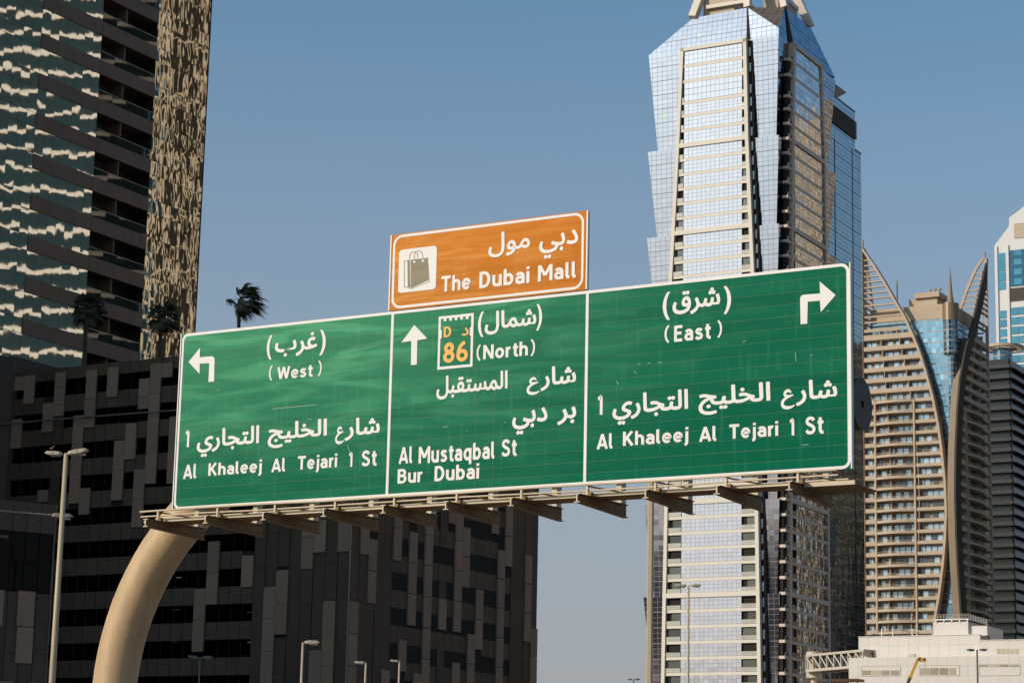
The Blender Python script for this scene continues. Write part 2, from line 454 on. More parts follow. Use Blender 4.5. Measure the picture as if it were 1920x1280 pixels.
# slats of the green boards
ns = 17; dz = (ZT - ZB) / ns
for i in range(ns):
    z0 = ZB + i * dz + .0032; z1 = ZB + (i + 1) * dz - .0032
    w = rnd.uniform(-.0012, .0)
    mb = MB().hexa([(XL, w, z0), (XR, w, z0), (XR, .03, z0), (XL, .03, z0),
                    (XL, w, z1), (XR, w, z1), (XR, .03, z1), (XL, .03, z1)])
    SF.obj('slat', mb, greenm)
for i in range(1, ns):
    SF.obj('joint_strip', MB().box(XL + .02, XR - .02, .001, .029, ZB + i * dz - .003, ZB + i * dz + .003), joint_m)
SF.obj('board_back', MB().box(XL + .01, XR - .01, .0312, .06, ZB + .01, ZT - .01), joint_m)
SF.obj('edge_strip', MB().box(XR + .001, XR + .022, -.02, .08, ZB, ZT), whitep)
SF.obj('edge_strip', MB().box(XL - .022, XL - .001, -.02, .08, ZB, ZT), whitep)

def rr(x0, x1, z0, z1, r, n=8):
    P = []
    for cx, cz, a0 in ((x1 - r, z1 - r, 0), (x0 + r, z1 - r, 90), (x0 + r, z0 + r, 180), (x1 - r, z0 + r, 270)):
        for k in range(n + 1):
            a = math.radians(a0 + 90 * k / n); P.append((cx + r * math.cos(a), cz + r * math.sin(a)))
    return P[::-1]
def ring(mb, x0, x1, z0, z1, r, w, y=-.004):
    A, B = rr(x0, x1, z0, z1, r), rr(x0 + w, x1 - w, z0 + w, z1 - w, max(r - w, .01)); n = len(A)
    for i in range(n):
        j = (i + 1) % n
        mb.poly([(B[i][0], y, B[i][1]), (A[i][0], y, A[i][1]), (A[j][0], y, A[j][1]), (B[j][0], y, B[j][1])][::-1])
    return mb
SF.obj('border', ring(MB(), XL + .004, XR - .004, ZB + .004, ZT - .004, .15, .052), whitep)
for px, py in ((731, 760), (1099, 725)):
    u, _ = S.uz(px, py)
    SF.obj('divider', MB().sheet(u - .028, u + .028, ZB + .055, ZT - .055, -.0042), whitep)

# ---- lettering: words set as outlines, Arabic joined by letter form
AR = {'ا': 'FE8D1', 'ب': 'FE8F', 'ت': 'FE95', 'ج': 'FE9D', 'خ': 'FEA5', 'د': 'FEA91', 'ر': 'FEAD1', 'س': 'FEB1', 'ش': 'FEB5',
      'ع': 'FEC9', 'غ': 'FECD', 'ق': 'FED5', 'ل': 'FEDD', 'م': 'FEE1', 'و': 'FEED1', 'ي': 'FEF1'}
def shape(w):
    out = []
    for i, ch in enumerate(w):
        e = AR[ch]; base = int(e[:4], 16)
        prev = i > 0 and len(AR[w[i - 1]]) == 4
        nxt = i < len(w) - 1 and len(e) == 4
        k = (3 if nxt else 1) if prev else (2 if nxt else 0)
        if len(e) == 5 and k > 1: k -= 2
        out.append(chr(base + k))
    return ''.join(reversed(out))
def lettering(name, text, u0, u1, z0, z1, m, bold=.02, y=-.0075, parent=None, fit=True):
    c = bpy.data.curves.new('lettering', 'FONT'); c.body = text; c.offset = 0.0 if bold < .028 else bold; c.resolution_u = 4
    o = bpy.data.objects.new('tmp', c); COL.objects.link(o)
    dg = bpy.context.evaluated_depsgraph_get()
    me = bpy.data.meshes.new_from_object(o.evaluated_get(dg))
    bpy.data.objects.remove(o)
    xs = [v.co.x for v in me.vertices]; ys = [v.co.y for v in me.vertices]
    # joined letters overlap: give alternate letters a hair of depth
    par = list(range(len(me.vertices)))
    def find(a):
        while par[a] != a: par[a] = par[par[a]]; a = par[a]
        return a
    for e in me.edges:
        a, b = find(e.vertices[0]), find(e.vertices[1])
        if a != b: par[a] = b
    ids = {}
    ax, bx, ay, by = min(xs), max(xs), min(ys), max(ys)
    vs_ = []
    for v in me.vertices:
        k = ids.setdefault(find(v.index), len(ids))
        vs_.append((u0 + (v.co.x - ax) / (bx - ax) * (u1 - u0), y - .0006 * (k % 5), z0 + (v.co.y - ay) / (by - ay) * (z1 - z0)))
    fs = [tuple(p.vertices) for p in me.polygons]
    bpy.data.meshes.remove(me)
    if bold < .028:      # thicken by laying shifted copies a hair behind one another
        sx, sz = (u1 - u0) / (bx - ax) * bold, (z1 - z0) / (by - ay) * bold; nv = len(vs_); V2, F2 = [], []
        for i, (dx, dz_) in enumerate(((0, 0), (1, 0), (-1, 0), (0, 1), (0, -1), (.7, .7), (-.7, .7), (.7, -.7), (-.7, -.7))):
            V2 += [(a + dx * sx, b + .00006 * i, c_ + dz_ * sz) for a, b, c_ in vs_]; F2 += [tuple(q3 + i * nv for q3 in f) for f in fs]
        vs_, fs = V2, F2
    mb = MB(); mb.v = vs_; mb.f = fs; mb.uv = [[(0, 0)] * len(f) for f in fs]
    return SF.obj(name, mb, m, parent=parent)
CAPS = {}
def arc(cx, cy, rx, ry, a0, a1, n=14):
    return [(cx + rx * math.cos(math.radians(a0 + (a1 - a0) * i / n)), cy + ry * math.sin(math.radians(a0 + (a1 - a0) * i / n))) for i in range(n + 1)]
GL_ = {   # plain road-sign letters as centre lines, capital height 1
 'A': (.74, [[(.05, 0), (.37, .97)], [(.69, 0), (.37, .97)], [(.17, .27), (.57, .27)]]),
 'a': (.54, [[(.46, 0), (.46, .46)] + arc(.27, .46, .19, .18, 0, 155), [(.46, .40), (.25, .40)] + arc(.25, .24, .17, .16, 90, 270) + [(.34, .085), (.46, .15)]]),
 'b': (.58, [[(.08, 0), (.08, 1)], arc(.29, .36, .21, .28, 0, 360, 24)]),
 'e': (.58, [[(.09, .36), (.50, .36)] + arc(.29, .36, .21, .28, 0, 318, 22)]),
 'h': (.56, [[(.08, 0), (.08, 1)], arc(.28, .42, .2, .22, 180, 0) + [(.48, 0)]]),
 'i': (.16, [[(.08, 0), (.08, .72)], [(.08, .84), (.08, 1.01)]]),
 'j': (.22, [[(.14, .72), (.14, -.10), (.10, -.18), (.0, -.20)], [(.14, .84), (.14, 1.01)]]),
 'K': (.66, [[(.08, 0), (.08, 1)], [(.10, .38), (.57, 1)], [(.25, .56), (.60, 0)]]),
 'l': (.25, [[(.08, 1), (.08, .18), (.12, .09), (.24, .07)]]),
 'M': (.86, [[(.08, 0), (.08, 1)], [(.78, 0), (.78, 1)], [(.10, .95), (.43, .34)], [(.76, .95), (.43, .34)]]),
 'N': (.70, [[(.08, 0), (.08, 1)], [(.62, 0), (.62, 1)], [(.10, .93), (.60, .07)]]),
 'o': (.60, [arc(.30, .36, .22, .28, 0, 360, 24)]),
 'q': (.58, [[(.50, .72), (.50, -.24)], arc(.29, .36, .21, .28, 0, 360, 24)]),
 'r': (.38, [[(.08, 0), (.08, .72)], arc(.28, .44, .2, .2, 180, 78)]),
 's': (.50, [[(.43, .55), (.34, .63), (.25, .64), (.14, .61), (.10, .53), (.14, .44), (.27, .38), (.39, .31), (.43, .21), (.37, .11), (.26, .08), (.15, .09), (.06, .17)]]),
 't': (.40, [[(.18, .92), (.18, .2), (.22, .10), (.30, .07), (.38, .08)], [(.02, .65), (.38, .65)]]),
 'u': (.56, [[(.08, .72), (.08, .28)] + arc(.28, .28, .2, .2, 180, 350), [(.48, .72), (.48, 0)]]),
 'B': (.64, [[(.08, 0), (.08, 1)], [(.10, .92), (.32, .92)] + arc(.32, .725, .19, .195, 90, -90) + [(.10, .53)], [(.32, .53)] + arc(.33, .305, .22, .225, 90, -90) + [(.10, .08)]]),
 'D': (.66, [[(.08, 0), (.08, 1)], [(.10, .92), (.26, .92)] + arc(.26, .5, .31, .42, 90, -90) + [(.10, .08)]]),
 'E': (.54, [[(.08, 0), (.08, 1)], [(.10, .92), (.52, .92)], [(.10, .52), (.47, .52)], [(.10, .08), (.52, .08)]]),
 'T': (.64, [[(0, .92), (.64, .92)], [(.32, 0), (.32, .90)]]),
 'S': (.62, [[(.54, .77), (.46, .88), (.32, .92), (.18, .88), (.11, .76), (.14, .63), (.27, .54), (.42, .47), (.53, .37), (.55, .24), (.48, .12), (.33, .075), (.18, .10), (.07, .22)]]),
 'W': (.98, [[(.05, 1), (.26, .03)], [(.26, .03), (.49, .97)], [(.49, .97), (.72, .03)], [(.72, .03), (.93, 1)]]),
 '1': (.32, [[(.02, .80), (.14, .84), (.22, .92), (.24, .86), (.24, 0)]]),
 '8': (.60, [arc(.30, .73, .18, .19, 0, 360, 22), arc(.30, .29, .22, .21, 0, 360, 24)]),
 '6': (.60, [arc(.30, .30, .22, .22, 0, 360, 24), [(.08, .32), (.10, .52), (.17, .72), (.28, .86), (.44, .95)]]),
 '(': (.30, [[(.26, 1.1), (.13, .85), (.08, .60), (.08, .30), (.13, .05), (.26, -.2)]]),
 ')': (.30, [[(.04, 1.1), (.17, .85), (.22, .60), (.22, .30), (.17, .05), (.04, -.2)]]),
}
def ribbon(mb, pts, ws, y, fx, fz):
    n = len(pts); L = []
    for i in range(n):
        a, b = pts[max(i - 1, 0)], pts[min(i + 1, n - 1)]
        if i == n - 1 and n > 2 and math.hypot(pts[0][0] - pts[-1][0], pts[0][1] - pts[-1][1]) < 1e-6: b = pts[1]
        if i == 0 and n > 2 and math.hypot(pts[0][0] - pts[-1][0], pts[0][1] - pts[-1][1]) < 1e-6: a = pts[-2]
        dx, dz = b[0] - a[0], b[1] - a[1]; l = math.hypot(dx, dz) or 1; w = ws[i] / 2
        L.append(((pts[i][0] - dz / l * w, pts[i][1] + dx / l * w), (pts[i][0] + dz / l * w, pts[i][1] - dx / l * w)))
    for (p, q2), (r2, t2) in zip(L, L[1:]):
        mb.poly([(fx(q2[0]), y, fz(q2[1])), (fx(t2[0]), y, fz(t2[1])), (fx(r2[0]), y, fz(r2[1])), (fx(p[0]), y, fz(p[1]))])
def latin(text, u0, u1, z0, z1, m, wt_=.165, parent=None):
    x = 0; S_ = []; k = 0
    for ch in text:
        w, st = GL_[ch]
        for p in st: S_.append(([(x + a, b) for a, b in p], k)); k += 1
        x += w + (.13 if ch not in 'rt' else .08)
    xs = [a for p, _ in S_ for a, b in p]; zs = [b for p, _ in S_ for a, b in p]
    x0, x1 = min(xs) - wt_ / 2, max(xs) + wt_ / 2
    lo = min(zs); hi = max(zs)
    lo = lo - (.08 if lo > .02 or -.21 < lo < -.15 else 0); lo = min(lo, 0) if text not in 's' else lo
    fx = lambda v: u0 + (v - x0) / (x1 - x0) * (u1 - u0); fz = lambda v: z0 + (v - lo) / (hi - lo) * (z1 - z0)
    mb = MB()
    for p, k in S_: ribbon(mb, p, [wt_] * len(p), -.0075 - .0004 * (k % 6), fx, fz)
    return SF.obj('lettering', mb, m, parent=parent)
def ain(u0, u1, z0, z1, m):
    mb = MB(); fx = lambda v: u0 + v * (u1 - u0); fz = lambda v: z0 + v * (z1 - z0)
    def sm(P, Wd, n=4):
        out, ow = [], []
        for i in range(len(P) - 1):
            p0, p1, p2, p3 = P[max(i - 1, 0)], P[i], P[i + 1], P[min(i + 2, len(P) - 1)]
            for j in range(n):
                t = j / n
                out.append(tuple(.5 * (2 * p1[c] + (p2[c] - p0[c]) * t + (2 * p0[c] - 5 * p1[c] + 4 * p2[c] - p3[c]) * t * t + (3 * p1[c] - p0[c] - 3 * p2[c] + p3[c]) * t ** 3) for c in (0, 1)))
                ow.append(Wd[i] + (Wd[i + 1] - Wd[i]) * t)
        return out + [P[-1]], ow + [Wd[-1]]
    P, Wd = sm([(.72, .82), (.56, .94), (.36, .91), (.25, .78), (.36, .67), (.56, .65), (.86, .70)], [.05, .12, .13, .13, .12, .11, .05]); ribbon(mb, P, [w * 1.28 for w in Wd], -.0075, fx, fz)
    P, Wd = sm([(.66, .65), (.36, .57), (.14, .41), (.09, .24), (.22, .10), (.47, .05), (.73, .08), (.98, .17)], [.08, .12, .15, .16, .16, .14, .11, .03]); ribbon(mb, P, [w * 1.22 for w in Wd], -.0082, fx, fz)
    return SF.obj('lettering', mb, m)
def word(zf, text, x0, x1, b, t, m=None, bold=.02, parent=None, arabic=False):
    bx, by = zf(*b); tx, ty = zf(*t)
    z0 = S.uz(bx, by)[1]; z1 = S.uz(tx, ty)[1]
    ym = (b[1] + t[1]) / 2
    u0 = S.uz(*zf(x0, ym))[0]; u1 = S.uz(*zf(x1, ym))[0]
    if text == 'ع': return ain(u0, u1, z0, z1, whitep)
    if not arabic and (text not in '()' or abs(u1 - u0) < .275 and abs(z1 - z0) < 1.15 and bold > .029 and (zf is A and b[1] > 400 or zf is C and b[1] > 400 or zf is D and b[1] > 400)):
        return latin(text, u0, u1, z0, z1, m or whitep, .19 if text not in '()' else .13, parent)
    lettering('lettering', shape(text) if arabic else text, u0, u1, z0, z1, m or whitep, bold, parent=parent)
A = Z(320, 570, 3.2); C = Z(720, 540, 3.2); D = Z(1090, 480, 2.909); O = Z(720, 380, 4.923)
for zf, L in ((A, [('غرب', 632, 878, (770, 307), (845, 172)), ('(', 578, 610, (608, 333), (608, 185)), (')', 895, 932, (900, 307), (905, 155)),
                   ('(', 592, 613, (610, 463), (612, 368)), ('West', 640, 860, (690, 452), (655, 378)), (')', 885, 907, (888, 437), (890, 340)),
                   ('1', 85, 113, (100, 858), (105, 762)), ('التجاري', 163, 528, (200, 913), (520, 730)), ('الخليج', 590, 935, (625, 860), (925, 690)),
                   ('شار', 1050, 1253, (1075, 816), (1215, 677)), ('ع', 990, 1044, (1020, 836), (1020, 735)), ('Al', 77, 162, (100, 1047), (150, 958)), ('Khaleej', 228, 548, (535, 1029), (300, 949)),
                   ('Al', 606, 695, (620, 1007), (680, 922)), ('Tejari', 757, 1000, (875, 1008), (770, 912)), ('1', 1067, 1092, (1085, 975), (1085, 893)),
                   ('St', 1145, 1245, (1170, 972), (1170, 885))]),
              (C, [('شمال', 610, 912, (630, 277), (870, 120)), ('(', 565, 600, (600, 293), (597, 140)), (')', 915, 950, (920, 255), (920, 97)),
                   ('North', 597, 865, (610, 427), (840, 320)), ('(', 557, 583, (580, 440), (580, 340)), (')', 880, 907, (885, 413), (888, 308)),
                   ('شار', 945, 1150, (965, 613), (1110, 465)), ('ع', 858, 938, (895, 637), (895, 536)), ('المستقبل', 320, 740, (345, 665), (730, 497)), ('بر', 1045, 1150, (1065, 817), (1135, 713)),
                   ('دبي', 775, 978, (805, 875), (960, 717)), ('Al', 90, 178, (105, 1053), (165, 948)), ('Mustaqbal', 210, 672, (520, 1055), (545, 928)),
                   ('St', 705, 805, (725, 1010), (730, 915)), ('Bur', 83, 238, (95, 1171), (95, 1086)), ('Dubai', 305, 572, (320, 1157), (560, 1050))]),
              (D, [('شرق', 502, 755, (540, 320), (713, 175)), ('(', 445, 485, (480, 348), (482, 195)), (')', 777, 818, (782, 317), (780, 165)),
                   ('East', 507, 715, (515, 467), (520, 380)), ('(', 455, 483, (480, 477), (480, 378)), (')', 742, 768, (745, 450), (748, 352)),
                   ('1', 85, 117, (105, 865), (110, 765)), ('التجاري', 175, 580, (205, 917), (570, 728)), ('الخليج', 645, 1028, (685, 863), (1020, 688)),
                   ('شار', 1175, 1393, (1195, 813), (1355, 670)), ('ع', 1090, 1168, (1125, 832), (1125, 728)), ('Al', 85, 178, (95, 1053), (165, 965)), ('Khaleej', 228, 585, (570, 1033), (300, 952)),
                   ('Al', 643, 745, (655, 1012), (735, 925)), ('Tejari', 800, 1075, (935, 1010), (815, 918)), ('1', 1132, 1162, (1155, 977), (1155, 890)),
                   ('St', 1220, 1330, (1240, 972), (1245, 883))])):
    for t_, x0, x1, b, tt in L:
        ar = t_[0] in AR
        word(zf, t_, x0, x1, b, tt, arabic=ar, bold=.026 if ar else .02 if t_ not in '()' else .03)
def outline(name, zf, pts, m, y=-.0076, parent=None):
    P = [S.uz(*zf(*p)) for p in pts]
    mb = MB().poly([(u, y, z) for u, z in P])
    nz = sum(P[i][0] * P[(i + 1) % len(P)][1] - P[(i + 1) % len(P)][0] * P[i][1] for i in range(len(P)))
    if nz < 0: mb = MB().poly([(u, y, z) for u, z in P[::-1]])
    return SF.obj(name, mb, m, parent=parent)
outline('turn_arrow', A, [(108, 347), (178, 262), (176, 319), (245, 313), (258, 316), (265, 328), (262, 464), (228, 467), (233, 354), (176, 357), (175, 418)], whitep)
outline('turn_arrow', D, [(1388, 213), (1301, 139), (1303, 204), (1215, 211), (1200, 216), (1194, 230), (1197, 372), (1233, 369), (1236, 249), (1302, 243), (1307, 306)], whitep)
outline('straight_arrow', C, [(183, 221), (261, 303), (201, 313), (198, 459), (163, 462), (165, 317), (106, 326)], whitep)
# route shield: battlemented frame
def q(zf, pts): return [S.uz(*zf(*p)) for p in pts]
sh = MB()
ou = q(C, [(323, 490), (534, 470), (538, 150), (328, 172)])
ux0, ux1 = (ou[0][0] + ou[3][0]) / 2, (ou[1][0] + ou[2][0]) / 2
sz0, sz1 = ou[0][1], ou[2][1]
def fl(mb, x0, x1, z0, z1, y): mb.poly([(x0, y, z0), (x1, y, z0), (x1, y, z1), (x0, y, z1)])
fl(sh, ux0, ux1, sz0, sz0 + .05, -.0078); fl(sh, ux0, ux1, sz1 - .05, sz1, -.0078)
fl(sh, ux0, ux0 + .05, sz0 + .05, sz1 - .05, -.0078); fl(sh, ux1 - .05, ux1, sz0 + .05, sz1 - .05, -.0078)
nn = 5; tw = (ux1 - ux0 - .1) / (2 * nn + 1)
for k in range(nn):
    x = ux0 + .05 + tw * (2 * k + 1)
    fl(sh, x, x + tw, sz1 - .10, sz1 - .05, -.0078)
for x0, x1 in ((ux0 + .05, ux0 + .075), (ux1 - .075, ux1 - .05)):
    fl(sh, x0, x1, sz1 - .42, sz1 - .26, -.0078)
shield = SF.obj('route_shield', sh, whitep)
word(C, 'D', 360, 405, (370, 295), (380, 232), yellow, parent=shield)
word(C, 'د', 470, 508, (480, 284), (495, 238), yellow, arabic=True, parent=shield)
word(C, '86', 357, 505, (380, 447), (480, 325), yellow, bold=.035, parent=shield)
# thin sheet seams standing upright on the middle board
for px, py in ((892, 780), (926, 780)):
    u, _ = S.uz(px, py); SF.obj('seam', MB().sheet(u, u + .008, ZB + .06, ZT - 1.2, -.0035), joint_m)

def linework(name, zf, pts, w, m, y=-.0086, parent=None):
    P = [S.uz(*zf(*p)) for p in pts]; mb = MB()
    for (a, b), (c, d) in zip(P, P[1:]):
        L = math.hypot(c - a, d - b) or 1; nx, nz = -(d - b) / L * w / 2, (c - a) / L * w / 2
        mb.poly([(a - nx, y, b - nz), (c - nx, y, d - nz), (c + nx, y, d + nz), (a + nx, y, b + nz)])
    return SF.obj(name, mb, m, parent=parent)
scuff_m = M('pale_scuff', (.26, .38, .28), rough=.8, amt=.3)
for zf, a, b in ((A, (612, 628), (875, 603)), (C, (355, 833), (383, 830)), (D, (308, 590), (322, 589)), (D, (362, 584), (378, 583)), (D, (418, 580), (440, 579)), (D, (1338, 300), (1350, 298)),
                 (D, (1168, 525), (1171, 575)), (A, (1062, 845), (1078, 895)), (A, (278, 512), (290, 520)), (C, (722, 805), (730, 803)), (D, (1250, 545), (1262, 537)), (D, (290, 625), (300, 640)), (D, (880, 468), (898, 462)),
                 (C, (495, 855), (500, 860)), (D, (190, 680), (205, 700)), (D, (1205, 1030), (1240, 1027)), (A, (1100, 270), (1115, 255)), (A, (820, 690), (850, 688))):
    linework('scuff', zf, [a, b], .012, scuff_m, -.0046)
# ---- orange board
OX0, OX1, OZ0, OZ1 = -9.20, -5.03, 11.085, 12.556
board = SF.obj('orange_board', MB().box(OX0, OX1, .012, .05, OZ0, OZ1), orangem)
for i in range(7):
    z0 = OZ0 + i * (OZ1 - OZ0) / 7
    SF.obj('slat', MB().box(OX0, OX1, .0, .011, z0 + .0012, z0 + (OZ1 - OZ0) / 7 - .0012), orangem, parent=board)
SF.obj('border', ring(MB(), OX0 + .035, OX1 - .05, OZ0 + .03, OZ1 - .02, .20, .048), whitep, parent=board)
SF.obj('edge_strip', MB().box(OX0 - .03, OX0 - .001, -.01, .06, OZ0 + .01, OZ1), whitep, parent=board)
SF.obj('edge_strip', MB().box(OX1 + .001, OX1 + .03, -.01, .06, OZ0 + .01, OZ1), whitep, parent=board)
word(O, 'دبي', 1440, 1790, (1500, 513), (1745, 252), arabic=True, parent=board)
word(O, 'مول', 972, 1345, (1020, 502), (1090, 275), arabic=True, parent=board)
word(O, 'The', 520, 803, (545, 824), (625, 672), parent=board)
word(O, 'Dubai', 883, 1345, (900, 788), (1128, 612), parent=board)
word(O, 'Mall', 1423, 1788, (1435, 727), (1755, 543), parent=board)
iq = q(O, [(130, 838), (480, 795), (480, 398), (130, 438)])
ix0, ix1, iz0, iz1 = iq[0][0], iq[1][0], (iq[0][1] + iq[1][1]) / 2, (iq[2][1] + iq[3][1]) / 2
SF.obj('pictogram_square', MB().poly([(x, -.006, z) for x, z in rr(ix0, ix1, iz0, iz1, .07)][::-1]), whitep, parent=board)
outline('shopping_bag_front', O, [(247, 528), (405, 510), (414, 715), (250, 790)], bagbrown, -.0082, parent=board)
outline('shopping_bag_side', O, [(217, 533), (240, 528), (245, 798), (222, 780)], bagbrown, -.0082, parent=board)
linework('shopping_bag_edge', O, [(190, 540), (190, 778), (222, 783)], .014, bagbrown, parent=board)
linework('shopping_bag_edge', O, [(190, 540), (217, 533)], .014, bagbrown, parent=board)
linework('shopping_bag_edge', O, [(405, 503), (420, 730), (250, 796)], .010, bagbrown, parent=board)
for ox in (0, 45):
    linework('shopping_bag_handle', O, [(237 + ox, 525 - ox * .1), (240 + ox, 490 - ox * .3), (250 + ox, 465 - ox * .3), (272 + ox, 455 - ox * .2), (298 + ox, 460 - ox * .2), (312 + ox, 480 - ox * .2), (316 + ox, 515)], .013, bagbrown, -.0089, parent=board)
for cx, cz in ((282, 548), (361, 537)):
    outline('handle_eyelet', O, [(cx + 11 * math.cos(a / 8 * math.pi), cz + 11 * math.sin(a / 8 * math.pi)) for a in range(16)], whitep, -.0095, parent=board)

# ---- uprights, brackets, walkway and rails under the boards
up_x = [S.uz(px, 950 - (px - 300) * .05, .12)[0] for px in (372, 482, 588, 699, 808, 923, 1042, 1163, 1288, 1418, 1550)]
for i, x in enumerate(up_x):
    top = OZ1 - .15 if OX0 + .2 < x < OX1 - .2 else ZT - .1
    SF.box('upright', x - .05, x + .05, .07, .25, 7.222, top, galv)
    br = MB()
    for x0, x1, a0, b0, a1, b1 in ((x - .011, x + .011, 7.045, 7.165, 7.0, 7.205), (x - .05, x + .05, 7.03, 7.045, 6.985, 7.0), (x - .05, x + .05, 7.165, 7.18, 7.205, 7.22)):
        br.hexa([(x0, -1.46, a0), (x1, -1.46, a0), (x1, .34, a1), (x0, .34, a1), (x0, -1.46, b0), (x1, -1.46, b0), (x1, .34, b1), (x0, .34, b1)])
    SF.obj('bracket_beam', br, shade_steel)
    SF.obj('beam_tip', MB().box(x - .055, x + .055, -1.475, -1.461, 7.03, 7.045).box(x - .012, x + .012, -1.475, -1.461, 7.045, 7.165).box(x - .055, x + .055, -1.475, -1.461, 7.165, 7.18), galv)  # tips keep the sunlit beige of the steel
    SF.box('rail_stub', x - .018, x + .018, -1.12, -1.08, 7.19, 7.37, galv)
    SF.box('rail_clamp', x + .03, x + .10, -1.15, -1.05, 7.18, 7.24, shade_steel)
    SF.obj('tie_rod', MB().tube([(x + .02, -1.1, 7.35), (x + .75, -.35, 7.23)], .016, 6), shade_steel)
    SF.box('cleat', x - .25, x - .02, .02, .30, 7.22, 7.235, galv)
for y, z, r in ((-1.12, 7.375, .019), (-1.08, 7.285, .016), (-.62, 7.30, .016), (-.30, 7.245, .02)):
    pts = [(-14.0 + k * 1.42, y + rnd.uniform(-.012, .012), z + rnd.uniform(-.012, .012)) for k in range(11)]
    SF.obj('rail', MB().tube(pts, r, 8), galv)
for k in range(10):
    x0, x1 = up_x[k] + .06, up_x[k + 1] - .02
    SF.box('edge_channel', x0, x1, -.98, -.93, 7.185, 7.235, galv)
    SF.box('walkway_plate', x0, x1, -.92, -.40, 7.19, 7.205, shade_steel)
SF.box('walkway_plate', up_x[-1] + .06, .45, -.95, .0, 7.15, 7.17, shade_steel)
SF.box('edge_channel', up_x[-1] + .06, .45, -1.0, -.951, 7.14, 7.21, galv)
SF.box('edge_channel', -14.0, up_x[0] - .02, -.98, -.93, 7.185, 7.22, galv)
SF.flush()

# ================================================================== dark podium building
P = Fr(655, 1100, 190, -30)
pod = thing('car_park_building', 'dark cladded block with scattered pale panels filling the lower left, palms on its roof', 'building', P)
PL = Face(pod); PR = Face(pod, (0, 0, 0), math.pi / 2)
WC = 1.21; ROW = 2.97; Z0 = 25.64; PTOP = 41.6
zf3 = Z(0, 660, 4.267); zf4 = Z(0, 950, 3.88); zf5 = Z(320, 960, 4.0); zf6 = Z(640, 930, 3.658)
lightL = []
for zf, L in ((zf3, [(190, 270, 190, 415), (430, 515, 165, 285), (430, 515, 288, 420), (430, 515, 423, 512), (685, 765, 148, 375), (685, 765, 378, 510), (845, 935, 125, 360),
                     (330, 415, 410, 640), (85, 165, 540, 770), (1100, 1185, 215, 358), (1100, 1185, 361, 455), (1195, 1275, 95, 330), (1195, 1275, 333, 570), (1195, 1275, 573, 810),
                     (1195, 1260, 813, 1050), (1282, 1360, 90, 205), (570, 650, 510, 735), (570, 650, 738, 970), (555, 635, 973, 1210), (660, 740, 530, 605), (900, 985, 710, 945), (890, 975, 948, 1185),
                     (1060, 1140, 940, 1177), (1055, 1135, 1180, 1400), (290, 375, 1105, 1200), (620, 705, 1090, 1300), (105, 185, 200, 310)]),
              (zf5, [(265, 355, 220, 453), (260, 345, 456, 690), (520, 610, 325, 560), (165, 250, 575, 803), (155, 245, 806, 1045), (690, 780, 560, 795), (683, 768, 798, 1037), (675, 760, 1040, 1290),
                     (785, 870, 435, 673), (778, 863, 676, 915), (975, 1065, -60, 183), (975, 1060, 187, 425), (1065, 1155, 60, 300), (1250, 1340, 60, 295), (1140, 1230, 665, 903), (1130, 1218, 906, 1150),
                     (1122, 1210, 1153, 1300), (1030, 1120, 1035, 1290)])):
    for x0, x1, y0, y1 in L:
        xm = (x0 + x1) / 2
        u, za = P.uz(*zf(xm, y0)); _, zb = P.uz(*zf(xm, y1))
        c = math.floor(-u / WC); lightL.append((c, zb, za))
lightR = []
for x0, x1, y0, y1 in [(135, 190, 200, 400), (190, 245, 295, 510), (185, 240, 514, 735), (55, 115, 720, 938), (50, 108, 942, 1160), (45, 100, 1164, 1300), (360, 415, 100, 218), (355, 410, 220, 440),
                       (468, 522, 245, 455), (460, 515, 458, 668), (450, 510, 672, 885), (575, 625, 60, 263), (572, 622, 267, 473), (565, 617, 477, 686), (560, 612, 690, 898), (552, 606, 902, 1113), (548, 600, 1117, 1320),
                       (735, 785, 60, 190), (785, 830, 100, 302), (782, 828, 305, 512), (775, 823, 515, 717), (768, 815, 721, 930), (835, 880, 215, 413), (828, 874, 417, 625), (1030, 1075, 120, 258),
                       (1122, 1167, 70, 273), (1118, 1163, 277, 480), (1070, 1115, 370, 563), (1064, 1110, 568, 766), (1059, 1105, 770, 966), (1054, 1100, 970, 1166), (1050, 1095, 1170, 1320), (1257, 1300, 405, 600),
                       (1250, 1295, 603, 796), (1245, 1290, 799, 995), (1287, 1330, 905, 1098), (1285, 1328, 1101, 1300), (920, 967, 640, 845), (915, 962, 848, 1050), (862, 910, 945, 1145), (857, 905, 1149, 1300),
                       (757, 805, 1140, 1320), (391, 443, 985, 1200), (275, 327, 1190, 1320), (493, 545, 1215, 1320), (663, 716, 705, 915)]:
    xm = (x0 + x1) / 2
    v, za = P.vz(*zf6(xm, y0)); _, zb = P.vz(*zf6(xm, y1))
    lightR.append((math.floor(v / WC), zb, za))
LW = P.uz(25, 800)[0]
NL = int(-LW / WC) + 1; NR = 25; VR = P.vz(1007, 1100)[0]
WC_R = VR / NR
lightR = [(min(NR - 1, int((c + .5) * WC / WC_R)), a, b) for c, a, b in lightR]
for _ in range(14):                                   # panels on the part hidden behind the sign
    c = rnd.randrange(0, NR); z1 = rnd.uniform(35, 41); lightR.append((c, z1 - 3.2, z1))
    c = rnd.randrange(3, 20); z1 = rnd.uniform(33, 41); lightL.append((c, z1 - 3.2, z1))
